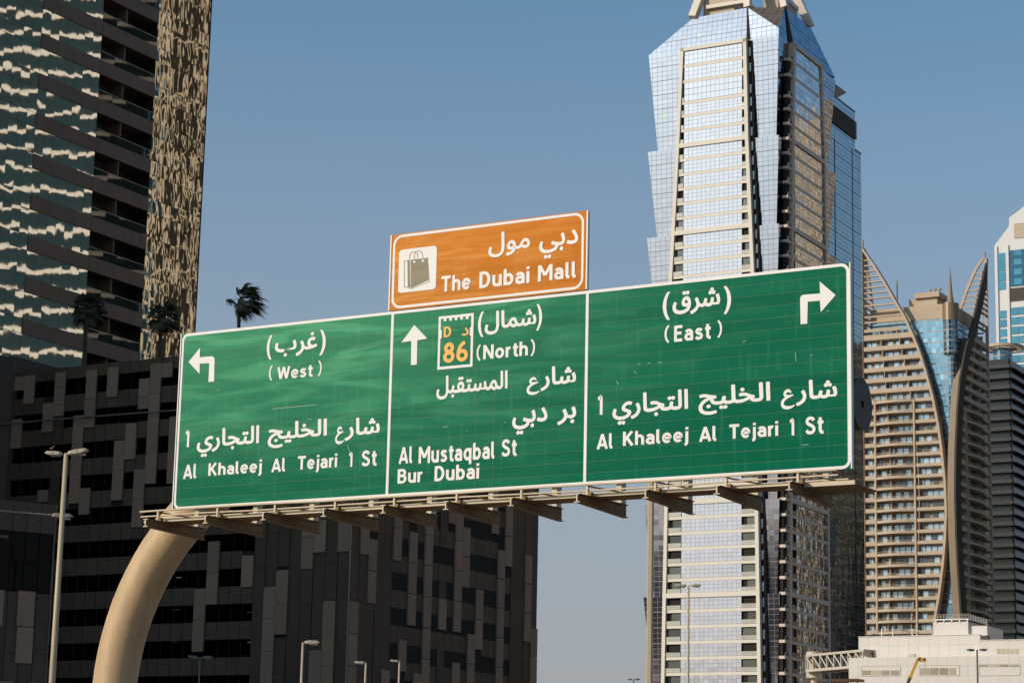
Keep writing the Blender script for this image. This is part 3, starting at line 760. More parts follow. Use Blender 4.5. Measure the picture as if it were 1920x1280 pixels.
def podium_face(F, n, w, sgn, light, dark_col):
    lit = {}
    for c, a, b in light: lit.setdefault(c, []).append((a, b))
    for c in range(n):
        x0, x1 = (c * w, (c + 1) * w) if sgn > 0 else (-(c + 1) * w, -c * w)
        for a, b in lit.get(c, []):
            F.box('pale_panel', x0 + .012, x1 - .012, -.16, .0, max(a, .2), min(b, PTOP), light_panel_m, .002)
        k = -8
        while True:
            zt = Z0 + ROW * (k + 1); k += 1
            zs, zw = zt - ROW, zt - 1.47
            if zs > PTOP - .4: break
            cov = lambda z: any(a < z < b for a, b in lit.get(c, []))
            if dark_col(c, k):
                if not (cov(zs + .8) and cov(zt - .8)):
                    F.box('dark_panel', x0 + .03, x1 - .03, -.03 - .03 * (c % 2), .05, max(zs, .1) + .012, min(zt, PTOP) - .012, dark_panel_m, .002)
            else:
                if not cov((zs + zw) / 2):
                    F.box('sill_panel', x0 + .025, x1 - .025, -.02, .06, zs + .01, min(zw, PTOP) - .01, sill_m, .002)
                if not cov((zw + zt) / 2) and zw < PTOP - .5:
                    F.box('window_pane', x0 + .02, x1 - .02, .30, .32, zw, min(zt, PTOP), pod_glass, .004)
                    F.box('mullion', x1 - .02, x1 + .02, .24, .34, zw, min(zt, PTOP), black_in)
dl = {7, 6, 5, 4, 3, 2, 1, 0}
podium_face(PL, NL, WC, -1, lightL, lambda c, k: c in dl or (c == 26 and k % 3) or (c == 17 and k > 2) or (c == 30 and k < 2) or c == 33)
podium_face(PR, NR, WC_R, 1, lightR, lambda c, k: c < 5 or c > 20 or (c == 11 and k % 2) or (c == 22 and k < -2))
PL.flush(185); PR.flush(112)
core = MB().box(-NL * WC, -.02, 1.9, VR - .4, 0, PTOP - .3)
core.box(-NL * WC, -8 * WC, .06, 1.9, 0, .2)
for k in range(-8, 6):                                  # floor plates between storeys
    z = Z0 + ROW * k
    core.box(-NL * WC, -.0, .07, 1.9, z - ROW + .0, z - 1.49); core.box(-1.9, -.07, 1.9, VR - .4, z - ROW, z - 1.49)
PL.obj('storey_slabs', core, black_in)
PL.obj('backing_wall', MB().box(-8 * WC, -.06, .06, .20, 0, PTOP - .02).box(-.20, -.06, .2, 5 * WC_R, 0, PTOP - .02).box(-.20, -.06, 21 * WC_R, VR, 0, PTOP - .02), black_in)
PL.obj('parapet', MB().box(-NL * WC, -.02, .06, .5, PTOP - .35, PTOP).box(-.5, -.06, .5, VR, PTOP - .35, PTOP), dark_panel_m)
PL.obj('roof', MB().box(-NL * WC, -.5, .5, VR - .3, PTOP - .5, PTOP - .3), conc_dk)
PL.obj('corner_trim', MB().tube([(.04, -.10, 0), (.04, -.10, PTOP)], .055, 8), M('grey_metal_trim', (.30, .25, .2), rough=.35, metal=.6))
pz = [P.uz(3, 795, -.5), P.uz(152, 782, -.5), P.uz(180, 780, -.5), P.uz(340, 769, -.5)]
PL.obj('cable_pipe', MB().tube([(pz[0][0], -.5, pz[0][1]), (pz[1][0], -.5, pz[1][1]), (pz[2][0], -.5, pz[2][1]), (pz[3][0] + 6, -.5, pz[3][1])], .07, 8), M('grey_pipe', (.16, .135, .115), rough=.5))
for k in (0, 9, 18): PL.box('pipe_bracket', pz[0][0] + 3 + k, pz[0][0] + 3.1 + k, -.5, -.16, pz[0][1] - .1, pz[0][1] + .02, black_in)
PL.obj('end_pier', MB().box(-NL * WC - 9, -NL * WC - .02, -.35, 8, 0, P.uz(10, 671)[1]), conc_dk)
li = 0
for px, py in ((126, 820), (243, 884), (235, 947), (212, 998), (234, 1009), (208, 1061), (196, 1140), (465, 1000), (346, 1065), (334, 1082), (475, 1085), (466, 1147), (326, 1202), (469, 1203), (329, 1142), (339, 1258), (115, 949)):
    u, z = P.uz(px, py, .9); w = rnd.uniform(.18, .38); li += 1
    PL.box('ceiling_light', u - w, u + w, .9, 1.0, z - .035, z + .035, lampm if li % 3 else tube_dim)
for px, py in ((757, 1039), (811, 1052), (885, 1048), (810, 1093), (822, 1116), (881, 1108), (736, 1142), (810, 1175), (875, 1170), (734, 1208), (811, 1237), (868, 1231), (822, 1239)):
    v, z = P.vz(px, py, -.9); w = rnd.uniform(.2, .55); li += 1
    PR.box('ceiling_light', v - w, v + w, .9, 1.0, z - .035, z + .035, lampm if li % 2 else tube_dim)
PL.flush(); PR.flush()

# near block at the lower left edge
NB = Fr(93, 1150, 150, 34)
near = thing('side_building', 'dark cladded block cut by the left edge of the view, behind the tall double lamp', 'building', NB)
NF = Face(near); zt = NB.uz(100, 946)[1]
g4 = lambda x0, x1, y0, y1: (NB.uz(*zf4(x0, (y0 + y1) / 2))[0], NB.uz(*zf4(x1, (y0 + y1) / 2))[0], NB.uz(*zf4((x0 + x1) / 2, y1))[1], NB.uz(*zf4((x0 + x1) / 2, y0))[1])
for r in ((-95, 20, 600, 858), (125, 245, 612, 868), (115, 232, 874, 1135), (-60, 90, 1265, 1400), (205, 300, 1275, 1400)):
    a, b, c, d = g4(*r); NF.box('pale_panel', a, b, -.12, .0, c, d, light_panel_m)
nw = .95
for i in range(18):
    x1 = -i * nw
    for j in range(9):
        z1 = zt - j * 1.9
        if j in (1, 2) : m_, y_ = pod_glass, .1
        else: m_, y_ = (sill_m if j == 0 else dark_panel_m), .0
        NF.box('window_pane' if j in (1, 2) else 'dark_panel', x1 - nw + .02, x1 - .02, y_ + .01, y_ + .05, z1 - 1.88, z1, m_, .002)
NF.flush()
NF.obj('wall', MB().box(-18 * nw, -.04, .4, 14, 0, zt - .1), black_in)
NF.obj('edge_trim', MB().box(-.03, .05, -.05, .3, 0, zt + .05), M('grey_edge', (.10, .088, .078), rough=.5))
NF.obj('ceiling_light', MB().box(-4.1, -3.0, .2, .3, zt - 2.35, zt - 2.2), tube_dim)

# ================================================================== left tower
T = Fr(190, 300, 235, 60)
tow = thing('glass_tower', 'tall tower at the left edge with rippling mirror glass, brown bands and recessed balconies', 'building', T)
TF = Face(tow)
UA, UB, UC, UD = -10.26, -1.10, 7.91, 17.02
zbot = T.uz(0, 672)[1]
pw = (UB - UA) / 7
dark_mull = M('black_joint', (.02, .018, .016), rough=.5)
for k in range(-4, 12):
    zt_ = 79.05 - 4.203 * k; zs_ = zt_ - 1.51; zl = zt_ - 4.203
    for c in range(8):
        x1 = UA - c * pw; x0 = x1 - pw
        if zl > zbot - 3:
            TF.box('window_pane', x0 + .012, x1 - .012, 0, .03, max(zl, zbot) + .02, zs_ - .02, teal_mirror, .0013)
            if zt_ > zbot: TF.box('spandrel_pane', x0 + .012, x1 - .012, 0, .03, max(zs_, zbot) + .02, zt_ - .02, teal_mirror, .0013)
    for c in range(7):
        x0 = UA + c * pw; x1 = x0 + pw
        if zs_ > zbot - 3:
            TF.box('window_pane', x0 + .012, x1 - .012, 0, .03, zl + .02, zs_ - .02, teal_mirror, .0013)
        TF.box('spandrel_panel', x0 + .01, x1 - .01, -.10, .0, zs_, zt_, brown_panel, .001)
    w = (UC - UB) / 7
    for c in range(7):
        x0 = UB + c * w
        TF.box('fascia_panel', x0 + .01, x0 + w - .01, -.12, .05, zs_, zt_, brown_panel, .001)
    for c in range(4):
        x0 = UB + c * (UC - UB) / 4
        TF.box('balcony_glass', x0 + .02, x0 + (UC - UB) / 4 - .02, -.02, .0, zt_, zt_ + .97, rail_glass, .002)
    TF.box('handrail', UB, UC, -.045, .005, zt_ + .97, zt_ + 1.03, M('steel_handrail', (.35, .33, .3), rough=.35, metal=.7) if k == -4 else bpy.data.materials['steel_handrail'])
    for x in (3.0,):
        TF.box('balcony_divider', x - .18, x + .02, .15, 2.0, zt_, zt_ + 2.69, brown_panel)
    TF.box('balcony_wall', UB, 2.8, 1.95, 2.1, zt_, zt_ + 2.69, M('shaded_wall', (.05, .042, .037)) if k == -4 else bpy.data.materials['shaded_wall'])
    if k % 3 != 1: TF.box('balcony_door', 3.5, 5.3, 1.9, 1.95, zt_, zt_ + 2.1, rail_glass)
    if k % 2: TF.box('planter', 4.0 + (k % 5) * .3, 4.6 + (k % 5) * .3, .3, .6, zt_, zt_ + .6, conc_dk)
    TF.box('balcony_slab', UB, UC, .05, 2.1, zs_ + .1, zt_ - .02, brown_panel)
    w = (UD - UC) / 7
    for c in range(7):
        x0 = UC + c * w
        TF.box('window_pane', x0 + .012, x0 + w - .012, 0, .03, zl + .02, zs_ - .02, brown_mirror, .003)
        TF.box('spandrel_pane', x0 + .012, x0 + w - .012, 0, .03, zs_ + .02, zt_ - .02, brown_mirror, .003)
TF.flush(298)
ztop = 79.05 + 4 * 4.203
TF.obj('tower_body', MB().box(UA - 8 * pw - 12, UB - .01, .035, 22, 0, ztop).box(UB - .01, UC + .01, 2.1, 22, 0, ztop).box(UC + .01, UD - .02, .035, 22, 0, ztop), dark_mull)
TF.obj('base_wall', MB().box(UA - 8 * pw - 12, UB, -.12, .03, 0, zbot).box(UC, UD, -.05, .03, 0, 79.05 - 4.203 * 12), conc_dk)
TF.obj('edge_trim', MB().box(UD - .02, UD + .06, -.06, .2, 0, ztop), black_in)

# ================================================================== palms on the podium roof
palm_trunk = M('palm_bark', (.075, .055, .04), rough=.9, scale=(3, 3, 6), amt=.5, bump=.02)
frond_m = M('palm_frond', (.075, .068, .03), rough=.6, scale=(2, 2, 2), amt=.3, rand=.25)
frond_dry = M('dry_palm_frond', (.085, .062, .036), rough=.8, amt=.3, rand=.2)
def frond(L, az, el, wind, r):
    """fan leaf: a stalk, then a fan of folded blades that the wind drags"""
    mb = MB(); d = Vector((math.cos(az) * math.cos(el), math.sin(az) * math.cos(el), math.sin(el)))
    side = Vector((-math.sin(az), math.cos(az), 0)); upv = side.cross(d) * -1
    st = L * .42; hub = d * st + Vector((0, 0, -.06 * L)) + Vector(wind) * .12 * L
    mb.tube([(0, 0, 0), tuple(hub * .5 + Vector((0, 0, .05 * L))), tuple(hub)], [.03, .024, .018], 4, cap=False)
    nb = 19
    for k in range(nb):
        a = math.radians(-78 + 156 * k / (nb - 1)) + r.uniform(-.05, .05)
        b = (d * math.cos(a) + side * math.sin(a))
        ln = L * (.62 - .14 * abs(a) / 1.4) * r.uniform(.82, 1.1)
        wv = Vector(wind)
        p1 = hub + b * ln * .5 + wv * ln * .12 + Vector((0, 0, -.02 * ln))
        p2 = hub + b * ln * .8 + wv * ln * .42 + Vector((0, 0, -.16 * ln))
        p3 = hub + b * ln * .98 + wv * ln * .70 + Vector((0, 0, -.36 * ln + r.uniform(-.08, .04)))
        wd = .05 * L; s1 = b.cross(Vector((0, 0, 1)) if abs(b.z) < .9 else side).normalized() * wd
        nrm = Vector((0, 0, wd * .6))
        mb.poly([hub, p1 - s1 * .8, p1 + nrm]); mb.poly([hub, p1 + nrm, p1 + s1 * .8])
        mb.poly([p1 - s1 * .8, p2 - s1 * .55, p2 + nrm * .5, p1 + nrm]); mb.poly([p1 + nrm, p2 + nrm * .5, p2 + s1 * .55, p1 + s1 * .8])
        mb.poly([p2 - s1 * .55, p3, p2 + s1 * .55])
    return mb
def palm(px, py, trunk_r, R, wind, label, seed, depth, gaps=None):
    r = random.Random(seed)
    u, z = P.uz(px, py, depth)
    base = P.o + Vector((math.cos(P.a) * u - math.sin(P.a) * depth, math.sin(P.a) * u + math.cos(P.a) * depth, 0))
    zr = PTOP - .3; h = z - zr
    o = thing('palm_tree', label, 'palm tree', loc=(base.x, base.y, zr), group='palms on the roof of the dark block')
    F = Face(o)
    pts = [(math.sin(k * .5) * .05, 0, h * k / 10) for k in range(11)]
    F.obj('trunk', MB().tube(pts, [trunk_r * (1.15 - .35 * k / 10) * (1 + .08 * (k % 2)) for k in range(11)], 10), palm_trunk)
    sk = MB()
    for k in range(46):                                   # old leaf bases and hanging dead leaves under the crown
        a = r.uniform(0, 6.28); zz = h - r.uniform(.0, 1.3); rr_ = trunk_r * .9
        p = Vector((math.cos(a) * rr_, math.sin(a) * rr_, zz)); e = p + Vector((math.cos(a) * r.uniform(.12, .34), math.sin(a) * .25, -r.uniform(.25, .6)))
        s_ = Vector((-math.sin(a), math.cos(a), 0)) * .06
        sk.poly([p - s_, p + s_, e])
    F.obj('dead_leaf_skirt', sk, frond_dry)
    nf = 34
    for k in range(nf):
        az = k * 2.399 + r.uniform(-.25, .25); el = math.radians(75 - 125 * k / nf + r.uniform(-9, 9))
        if gaps and gaps(az % 6.283, el): continue
        f = link('frond', frond(R * 1.15 * r.uniform(.8, 1.08), az, el, wind, r).mesh('frond', frond_dry if el < math.radians(-38) else frond_m), o, (0, 0, h))
def windgap(az, el):
    c = math.cos(az)
    return c < -.25 and el < .9 and not (el > -.15 and el < .25 and c < -.93)
palm(450, 561, .17, 1.8, (.72, .2, -.08), 'windswept palm standing against the open sky, right of the glass tower', 3, 6, windgap)
palm(303, 592, .19, 1.75, (.3, .1, -.1), 'bushy palm in front of the mirrored strip of the tower, middle of the three', 5, 5)
palm(163, 578, .20, 1.85, (.2, .1, -.1), 'dark palm in front of the tower balconies, leftmost of the three', 8, 3.5)

# ================================================================== faceted white tower
W = Fr(1458, 240, 520, -29)
wt = thing('faceted_tower', 'tall pale tower with faceted glass corners and cream framed bays, rising behind the sign', 'building', W)
facet_m = curtain('pale_facet_glass', (.56, .485, .55), (.17, .16, .19), lw=.07, metal=1, rough=.10, tilt=.012, var=.05, rows=3, thick=.16, odd=((.62, .58, .52), .993))
bay_m = curtain('pale_bay_glass', (.63, .59, .66), (.13, .14, .19), lw=.075, metal=.42, rough=.09, tilt=.012, var=.05, rows=30, thick=.05)
blue_facet = curtain('blue_facet_glass', (.30, .34, .42), (.03, .035, .05), lw=.08, metal=1, rough=.05, tilt=.03, wave=.05, wscale=(.35, .35, .18), var=.2, rows=3, thick=.2)
blue_bay = curtain('blue_bay_glass', (.62, .60, .60), (.03, .035, .05), lw=.07, metal=1, rough=.04, tilt=.05, wave=.12, wscale=(.45, .45, .18), var=.2, rows=30, thick=.06)
tan_facet = curtain('brown_roof_glass', (.16, .115, .085), (.28, .22, .17), lw=.07, metal=.2, rough=.5, tilt=.02, var=.15)
shade_m = black_in  # near-black painted in where the tower's recesses lie in shade
cream_l = M('cream_cladding', (.66, .58, .49), rough=.6, scale=(.3, .3, .3), amt=.05)
ZM = [160.66 - 21.24 * i for i in range(8)]
UL = W.uz(1218, 100)[0]; WR_top = W.vz(1563, 140)[0]; WR_bot = W.vz(1547, 395)[0]
edgesZ = [184.9] + ZM + [0]
for i in range(len(edgesZ) - 1):
    za, zb = edgesZ[i + 1], edgesZ[i]
    f = (zb - za) / 21.24
    tx, ty = .45 * f, -.45 * f; bx_, by_ = -.55, .55
    Lt, Lb = UL - .0, UL + 2.2 * min(1, f); Rt, Rb = WR_top, WR_top - 3.4 * min(1, f)
    # corners at the top and bottom of the segment, wider at the top
    T_ = [(Lt, ty, zb), (tx, ty, zb), (tx, Rt, zb), (Lt, Rt, zb)]
    B_ = [(Lb, by_, za), (bx_, by_, za), (bx_, Rb, za), (Lb, Rb, za)]
    nz = round((zb - za) / 1.18)
    left = MB(); left.poly([B_[0], B_[1], T_[1], T_[0]], [(0, 0), ((B_[1][0] - B_[0][0]) / 1.3, 0), ((T_[1][0] - Lb) / 1.3, nz), (-(Lb - Lt) / 1.3, nz)])
    o = link('glass_facet', left.mesh('glass_facet', facet_m), wt)
    right = MB(); right.poly([B_[1], B_[2], T_[2], T_[1]], [(0, 0), (Rb / 1.5, 0), (Rt / 1.5, nz), (-.3, nz)])
    o = link('blue_facet', right.mesh('blue_facet', blue_facet), wt)
    back = MB(); back.poly([B_[2], B_[3], T_[3], T_[2]]); back.poly([B_[3], B_[0], T_[0], T_[3]]); back.poly(T_)
    back.poly(B_[::-1])
    link('rear_cladding', back.mesh('rear_cladding', conc_dk), wt)
# sloping top
LA, LD = (UL, -.45, 184.9), (.45, -.45, 186.8)
LB, LC = (-22.2, 1.0, 193.1), (-8.0, 1.0, 193.6)
RCp, RBp, RAp = (-1.0, 7.2, 194.6), (-1.0, 23.5, 195.0), (.45, WR_top, 185.6)
def uvpoly(pts, du=1.3, dz=1.18, ax=0): return [((p[ax]) / du, p[2] / dz) for p in pts]
for pts, nm, m_, ax in (([LA, (-24, -.45, 184.9), LB], 'glass_facet', facet_m, 0), ([(-24, -.45, 184.9), (-7.2, -.45, 184.9), LC, LB], 'glass_facet', facet_m, 0),
                        ([(-7.2, -.45, 184.9), (.45, -.45, 184.9), LD, LC], 'glass_facet', facet_m, 0), ([LD, RCp, LC], 'roof_facet', tan_facet, 0),
                        ([(.45, -.45, 184.9), (.45, 10, 184.9), RCp, LD], 'blue_facet', blue_facet, 1), ([(.45, 10, 184.9), (.45, 28, 184.9), RBp, RCp], 'blue_facet', blue_facet, 1),
                        ([(.45, 28, 184.9), RAp, RBp], 'blue_facet', blue_facet, 1)):
    mb = MB(); mb.poly(pts, uvpoly(pts, ax=ax)); link(nm, mb.mesh(nm, m_), wt)
mb = MB(); mb.poly([LB, LC, RCp, RBp]); mb.poly([LB, RBp, RAp, (UL, WR_top, 184.9)]); mb.poly([LB, (UL, WR_top, 184.9), LA])
link('roof', mb.mesh('roof', conc_dk), wt)
# dark boxes painting the shade of slots above the bay corners
link('shadow_slot', MB().hexa([(-7.6, -.55, 185), (-6.6, -.55, 185), (-6.6, .3, 185), (-7.6, .3, 185), (-8.15, .85, 193.5), (-7.9, .85, 193.5), (-7.9, 1.6, 193.5), (-8.15, 1.6, 193.5)]).mesh('shadow_slot', shade_m), wt)
link('shadow_slot', MB().hexa([(.4, 5.6, 185), (.6, 5.6, 185), (.6, 9.0, 185), (.4, 9.0, 185), (-.95, 7.0, 194.3), (-.8, 7.0, 194.3), (-.8, 7.8, 194.3), (-.95, 7.8, 194.3)]).mesh('shadow_slot', shade_m), wt)

bands = [180.29, 176.44, 171.14, 167.97, 164.35] + [160.66 - 3.54 * k for k in range(0, 45)]
majors = set(round(z, 2) for z in ZM)
def bay(F, lp, rp, gl, gr, cols, gm, framem, outer, dark_side):
    """framed bay: posts follow lp(z), rp(z); storey bands; glass between gl and gr, balconies beside it"""
    zt = 184.56
    zs = [zt] + [z for z in bands] + [0.5]
    def post(fn, w, name):
        mb = MB()
        zz = [0, 35, 127, 161, zt + .5]
        for a, b in zip(zz, zz[1:]):
            mb.hexa([(fn(a) - w / 2, -1.5, a), (fn(a) + w / 2, -1.5, a), (fn(a) + w / 2, .2, a), (fn(a) - w / 2, .2, a),
                     (fn(b) - w / 2, -1.5, b), (fn(b) + w / 2, -1.5, b), (fn(b) + w / 2, .2, b), (fn(b) - w / 2, .2, b)])
        F.obj(name, mb, framem)
    post(lp, .85, 'frame_post'); post(rp, .85, 'frame_post')
    F.obj('frame_head', MB().box(lp(zt) - .42, rp(zt) + .42, -1.5, .2, zt - .5, zt + .35), framem)
    F.obj('bay_recess_shade', MB().hexa([(lp(0), -.62, 0), (rp(0), -.62, 0), (rp(0), .5, 0), (lp(0), .5, 0), (lp(zt), -.62, zt - .6), (rp(zt), -.62, zt - .6), (rp(zt), .5, zt - .6), (lp(zt), .5, zt - .6)]), shade_m)
    for i in range(len(zs) - 1):
        hi, lo = zs[i], zs[i + 1]
        major = round(lo, 2) in majors
        h = hi - lo
        a, b = lp((hi + lo) / 2) + .4, rp((hi + lo) / 2) - .4
        # storey band at lo
        if lo > 1:
            F.obj('storey_band', MB().box(lp(lo) + .4, rp(lo) - .4, -1.17 if not major else -1.48, -.62, lo - (.34 if not major else .5), lo + (.38 if not major else .55)), framem)
        z0, z1 = lo + (.39 if not major else .56), hi - (.35 if round(hi, 2) not in majors and hi < 184 else .51)
        F.obj('glass_panel', MB().sheet(gl, gr, z0, z1, -1.10, (gr - gl) / cols, (z1 - z0) / 3, i * 17, i * 30).box(gl, gr, -1.09, -.63, z0, z1), gm)
        for x0, x1 in ((a, gl - .05), (gr + .05, b)):
            if x1 - x0 > .35:
                F.box('balustrade', x0, x1, -1.25, -1.20, z0, z0 + .95, dark_side)
                if x1 - x0 > 1.2 and (i * 7) % 3 != 0:
                    F.box('balcony_window', x0 + (x1 - x0) * (.35 if i % 2 else .0), x1 - .1, -.70, -.63, z0 + .9, z1 - .15, rail_m)
    # black boxes outside the posts stand in for shaded balcony recesses
    if outer:
        for i in range(len(zs) - 1):
            hi, lo = zs[i], zs[i + 1]
            x = rp((hi + lo) / 2) + .42
            F.box('side_recess_shade', x, x + 1.0, -.30, .9, lo, hi, shade_m)
            F.box('side_balustrade', x + .2, x + .65, -.42, -.31, lo + .5, lo + 2.6, side_rail)
    F.flush()
rail_m = M('balcony_dark_glass', (.14, .13, .12), rough=.12, metal=.5, rand=.3)
bal_lit = M('beige_glass_balustrade', (.42, .39, .33), rough=.3, amt=.15, rand=.12)
side_rail = M('pale_green_balustrade', (.42, .45, .44), rough=.25, metal=.4, amt=.2, rand=.25)
LF = Face(wt, (0, -.5, 0), 0); RF = Face(wt, (.5, 0, 0), math.pi / 2)
def interp(tab):
    def f(z):
        for (za, a), (zb, b) in zip(tab, tab[1:]):
            if z <= zb: return a + (b - a) * (z - za) / (zb - za)
        return tab[-1][1]
    return f
def pu(px, py, off=0): u, z = W.uz(px, py, -1.5); return (z, u + off)
lpL = interp([(-20, pu(1244, 1280)[1] - .5), pu(1244, 1280), pu(1258, 530), pu(1272, 270), pu(1280, 92)])
rpL = interp([(-20, pu(1425, 1280)[1] + .3), pu(1425, 1280), pu(1412, 500), pu(1401, 255), pu(1397, 78)])
glL, grL = W.uz(1281, 500, -1.5)[0], W.uz(1391, 500, -1.5)[0]
bay(LF, lpL, rpL, glL, grL, 13, bay_m, cream_l, True, bal_lit)
shade_frame = M('shaded_cream_cladding', (.62, .47, .36), rough=.6, scale=(.3, .3, .3), amt=.06)  # copy of the cream cladding for the shaded face, shade tone in its colour
def pv(px, py): v, z = W.vz(px, py, 1.5); return (z, v)
lpR = interp([(-20, pv(1479, 1280)[1]), pv(1479, 1280), pv(1481, 930), pv(1485, 300), pv(1488, 88)])
rpR = interp([(-20, pv(1553, 1280)[1]), pv(1553, 1280), pv(1552, 930), pv(1544, 300), pv(1538, 122)])
glR, grR = W.vz(1491, 700, 1.5)[0], W.vz(1543, 700, 1.5)[0]
bay(RF, lpR, rpR, glR, grR, 12, blue_bay, shade_frame, False, rail_m)
# balcony stack on the left of the right-hand bay, its shade painted by black boxes
for i in range(len(bands) - 1):
    z = bands[i]; x = lpR(z)
    RF.box('balcony_slab', x - 2.7, x - .4, -1.1, .3, z - .35, z + .3, shade_frame)
    RF.box('balcony_shade', x - 2.5, x - .5, -.5, .2, bands[i + 1] + .3, z - .35, shade_m)
    RF.box('balcony_rail', x - 2.6, x - .5, -1.05, -1.0, z + .3, z + 1.1, rail_m)
RF.flush()
# open cream crown over the roof
CR = MB
ap = Vector((-15.0, 15.0, 232.0))
def beam(p, q_, w):
    return MB().tube([p, q_], w, 4)
for p in ((-22.2, 1.0, 193.2), (-1.0, 23.5, 195.0), (-22, 23, 193.5)):
    link('crown_leg', beam(p, tuple(Vector(p).lerp(ap, .85)), 1.3).mesh('crown_leg', cream_l), wt)
link('crown_leg', beam((-8.2, 1.6, 193.7), (-9.6, 4.2, 206), 1.1).mesh('crown_leg', cream_l), wt)
link('crown_leg', beam((-1.2, 7.6, 194.6), (-4.0, 9.6, 206), 1.1).mesh('crown_leg', cream_l), wt)
link('crown_beam', MB().box(-19.5, -8, 2.6, 3.4, 195.6, 196.5).mesh('crown_beam', cream_l), wt)
link('crown_beam', MB().box(-18.6, -4, 3.8, 4.8, 200.5, 201.5).mesh('crown_beam', cream_l), wt)
link('crown_beam', MB().box(-3.4, -2.6, 8, 20, 198.2, 199.2).mesh('crown_beam', cream_l), wt)
link('crown_room', MB().box(-20.6, -12.6, 3.6, 20, 193.2, 199.6).box(-6.8, -3.0, 8, 20, 193.2, 199).mesh('crown_room', tan_st), wt)
link('crown_mast', MB().tube([(-15, 15, 193), (-15, 15, 250)], [1.4, .2], 8).mesh('crown_mast', cream_l), wt)

# ================================================================== mirror slab behind it
E_ = Fr(1590, 240, 610, -29)
slab = thing('mirror_slab_tower', 'plain blue mirror glass slab with louvred roof, close behind the faceted tower', 'building', E_)
slab_m = curtain('slab_mirror_glass', (.36, .43, .46), (.05, .07, .08), lw=.08, metal=1, rough=.05, tilt=.012, wave=.05, wscale=(.5, .5, .12), var=.06, rows=3, thick=.2)
EF = Face(slab, (0, 0, 0), math.pi / 2)
xr = E_.vz(1617, 600)[0]; zr1 = E_.vz(1612, 288)[1]; zr2 = E_.vz(1603, 228)[1]; v2 = E_.vz(1603, 240)[0]
V0 = E_.vz(1538, 400)[0]
for z in range(0, int(zr1), 10):
    z1 = min(z + 10, zr1); EF.obj('glass_wall', MB().sheet(V0, xr, z, z1, 0, 1.25, 1.2, 0, z / 1.2), slab_m)
EF.obj('glass_wall', MB().sheet(V0, v2, zr1, zr2 - 5.2, -.0, 1.25, 1.2, 0, zr1 / 1.2), slab_m)
EF.obj('glass_wall', MB().sheet(V0, v2, zr2 - .1, zr2 + 2.6, -.0, 1.25, 1.2, 0, 3), slab_m)
lou = M('brown_louvre', (.10, .078, .06), rough=.6)
for k in range(9):
    z = zr2 - 5.1 + k * .56; EF.box('louvre', V0, v2 + .3, -.5, .0, z, z + .22, lou)
EF.obj('louvre_back', MB().box(V0, v2, .05, .5, zr2 - 5.2, zr2), black_in)
EF.box('groove', E_.vz(1566, 400)[0] - .35, E_.vz(1566, 400)[0] + .1, -.05, .1, 100, zr1 - 1, black_in)
EF.box('groove', E_.vz(1599, 400)[0] - .35, E_.vz(1599, 400)[0] + .1, -.05, .1, 0, zr1, black_in)
EF.box('coping', V0, v2 + .1, -.12, .4, zr2 + 2.6, zr2 + 2.9, lou)
EF.box('coping', v2, xr + .1, -.12, .4, zr1, zr1 + .35, lou)
EF.obj('slab_body', MB().box(V0, xr, .01, 26, 0, zr1).box(V0, v2, .1, 26, zr1, zr2 + 2.6), conc_dk)
EF.obj('roof_canopy', MB().prism([(V0, E_.vz(1563, 156)[1]), (E_.vz(1588, 174)[0], E_.vz(1588, 174)[1]), (E_.vz(1561, 188)[0], E_.vz(1561, 188)[1]), (V0, E_.vz(1561, 188)[1])], 0, 9), tan_dk)
EF.box('roof_room', V0, E_.vz(1563, 200)[0], .5, 12, zr2 + 2, E_.vz(1563, 180)[1], lou)
EF.flush()

# ================================================================== sail hotel
H = Fr(1790, 900, 700, -29)
ho = thing('sail_hotel', 'tan balcony hotel with two curved sail-shaped fronts around a blue glass corner', 'building', H)
h7 = Z(1600, 440, 4.922); h1 = Z(1580, 380, 2.668); h8 = Z(1480, 840, 2.909)
HL = Face(ho, (0, -4, 0), 0); HR = Face(ho, (4, 0, 0), math.pi / 2)
arcL = [H.uz(*p, -4) for p in [(1617, 463), (1641, 497), (1661, 529), (1681, 564), (1698, 592), (1714, 627), (1726, 657), (1738, 694), (1752, 745), (1762, 795), (1769, 845), (1775, 905), (1777, 960), (1775, 1010), (1771, 1060), (1764, 1115), (1756, 1160)]]
arcL.append((arcL[-1][0] - 5, 20)); arcL.append((arcL[-1][0] - 3, 0))
postL = H.uz(1620, 900, -4)[0]
arcR = [H.vz(*p, 4) for p in [(1850, 485), (1841, 525), (1831, 570), (1821, 612), (1808, 660), (1799, 710), (1794, 770), (1791, 840), (1790, 920), (1792, 1000), (1795, 1060), (1801, 1150)]]
arcR.append((arcR[-1][0] + 4, 20)); arcR.append((arcR[-1][0] + 2, 0))
postR = H.vz(1855, 800, 4)[0]; RW_ = (H.vz(1807, 840, 4)[0] - H.vz(1791, 840, 4)[0]) * .62
aL = interp([(z, u) for u, z in arcL][::-1]); aR = interp([(z, u) for u, z in arcR][::-1])
def rib(F, arc, off, w, y0, y1, m_, name='sail_rib'):
    mb = MB()
    for (a, b), (c, d) in zip(arc, arc[1:]):
        wc, wa = (min(w, max(postR - c, .3)), min(w, max(postR - a, .3))) if w > 2 else (w, w)
        mb.hexa([(c + off, y0, d), (c + off + wc, y0, d), (c + off + wc, y1, d), (c + off, y1, d), (a + off, y0, b), (a + off + wa, y0, b), (a + off + wa, y1, b), (a + off, y1, b)])
    F.obj(name, mb, m_)
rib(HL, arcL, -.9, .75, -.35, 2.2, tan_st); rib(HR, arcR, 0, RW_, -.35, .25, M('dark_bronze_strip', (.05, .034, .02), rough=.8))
HL.obj('edge_post', MB().box(postL - .6, postL + .2, -.3, 3.5, 0, arcL[0][1]), tan_st)
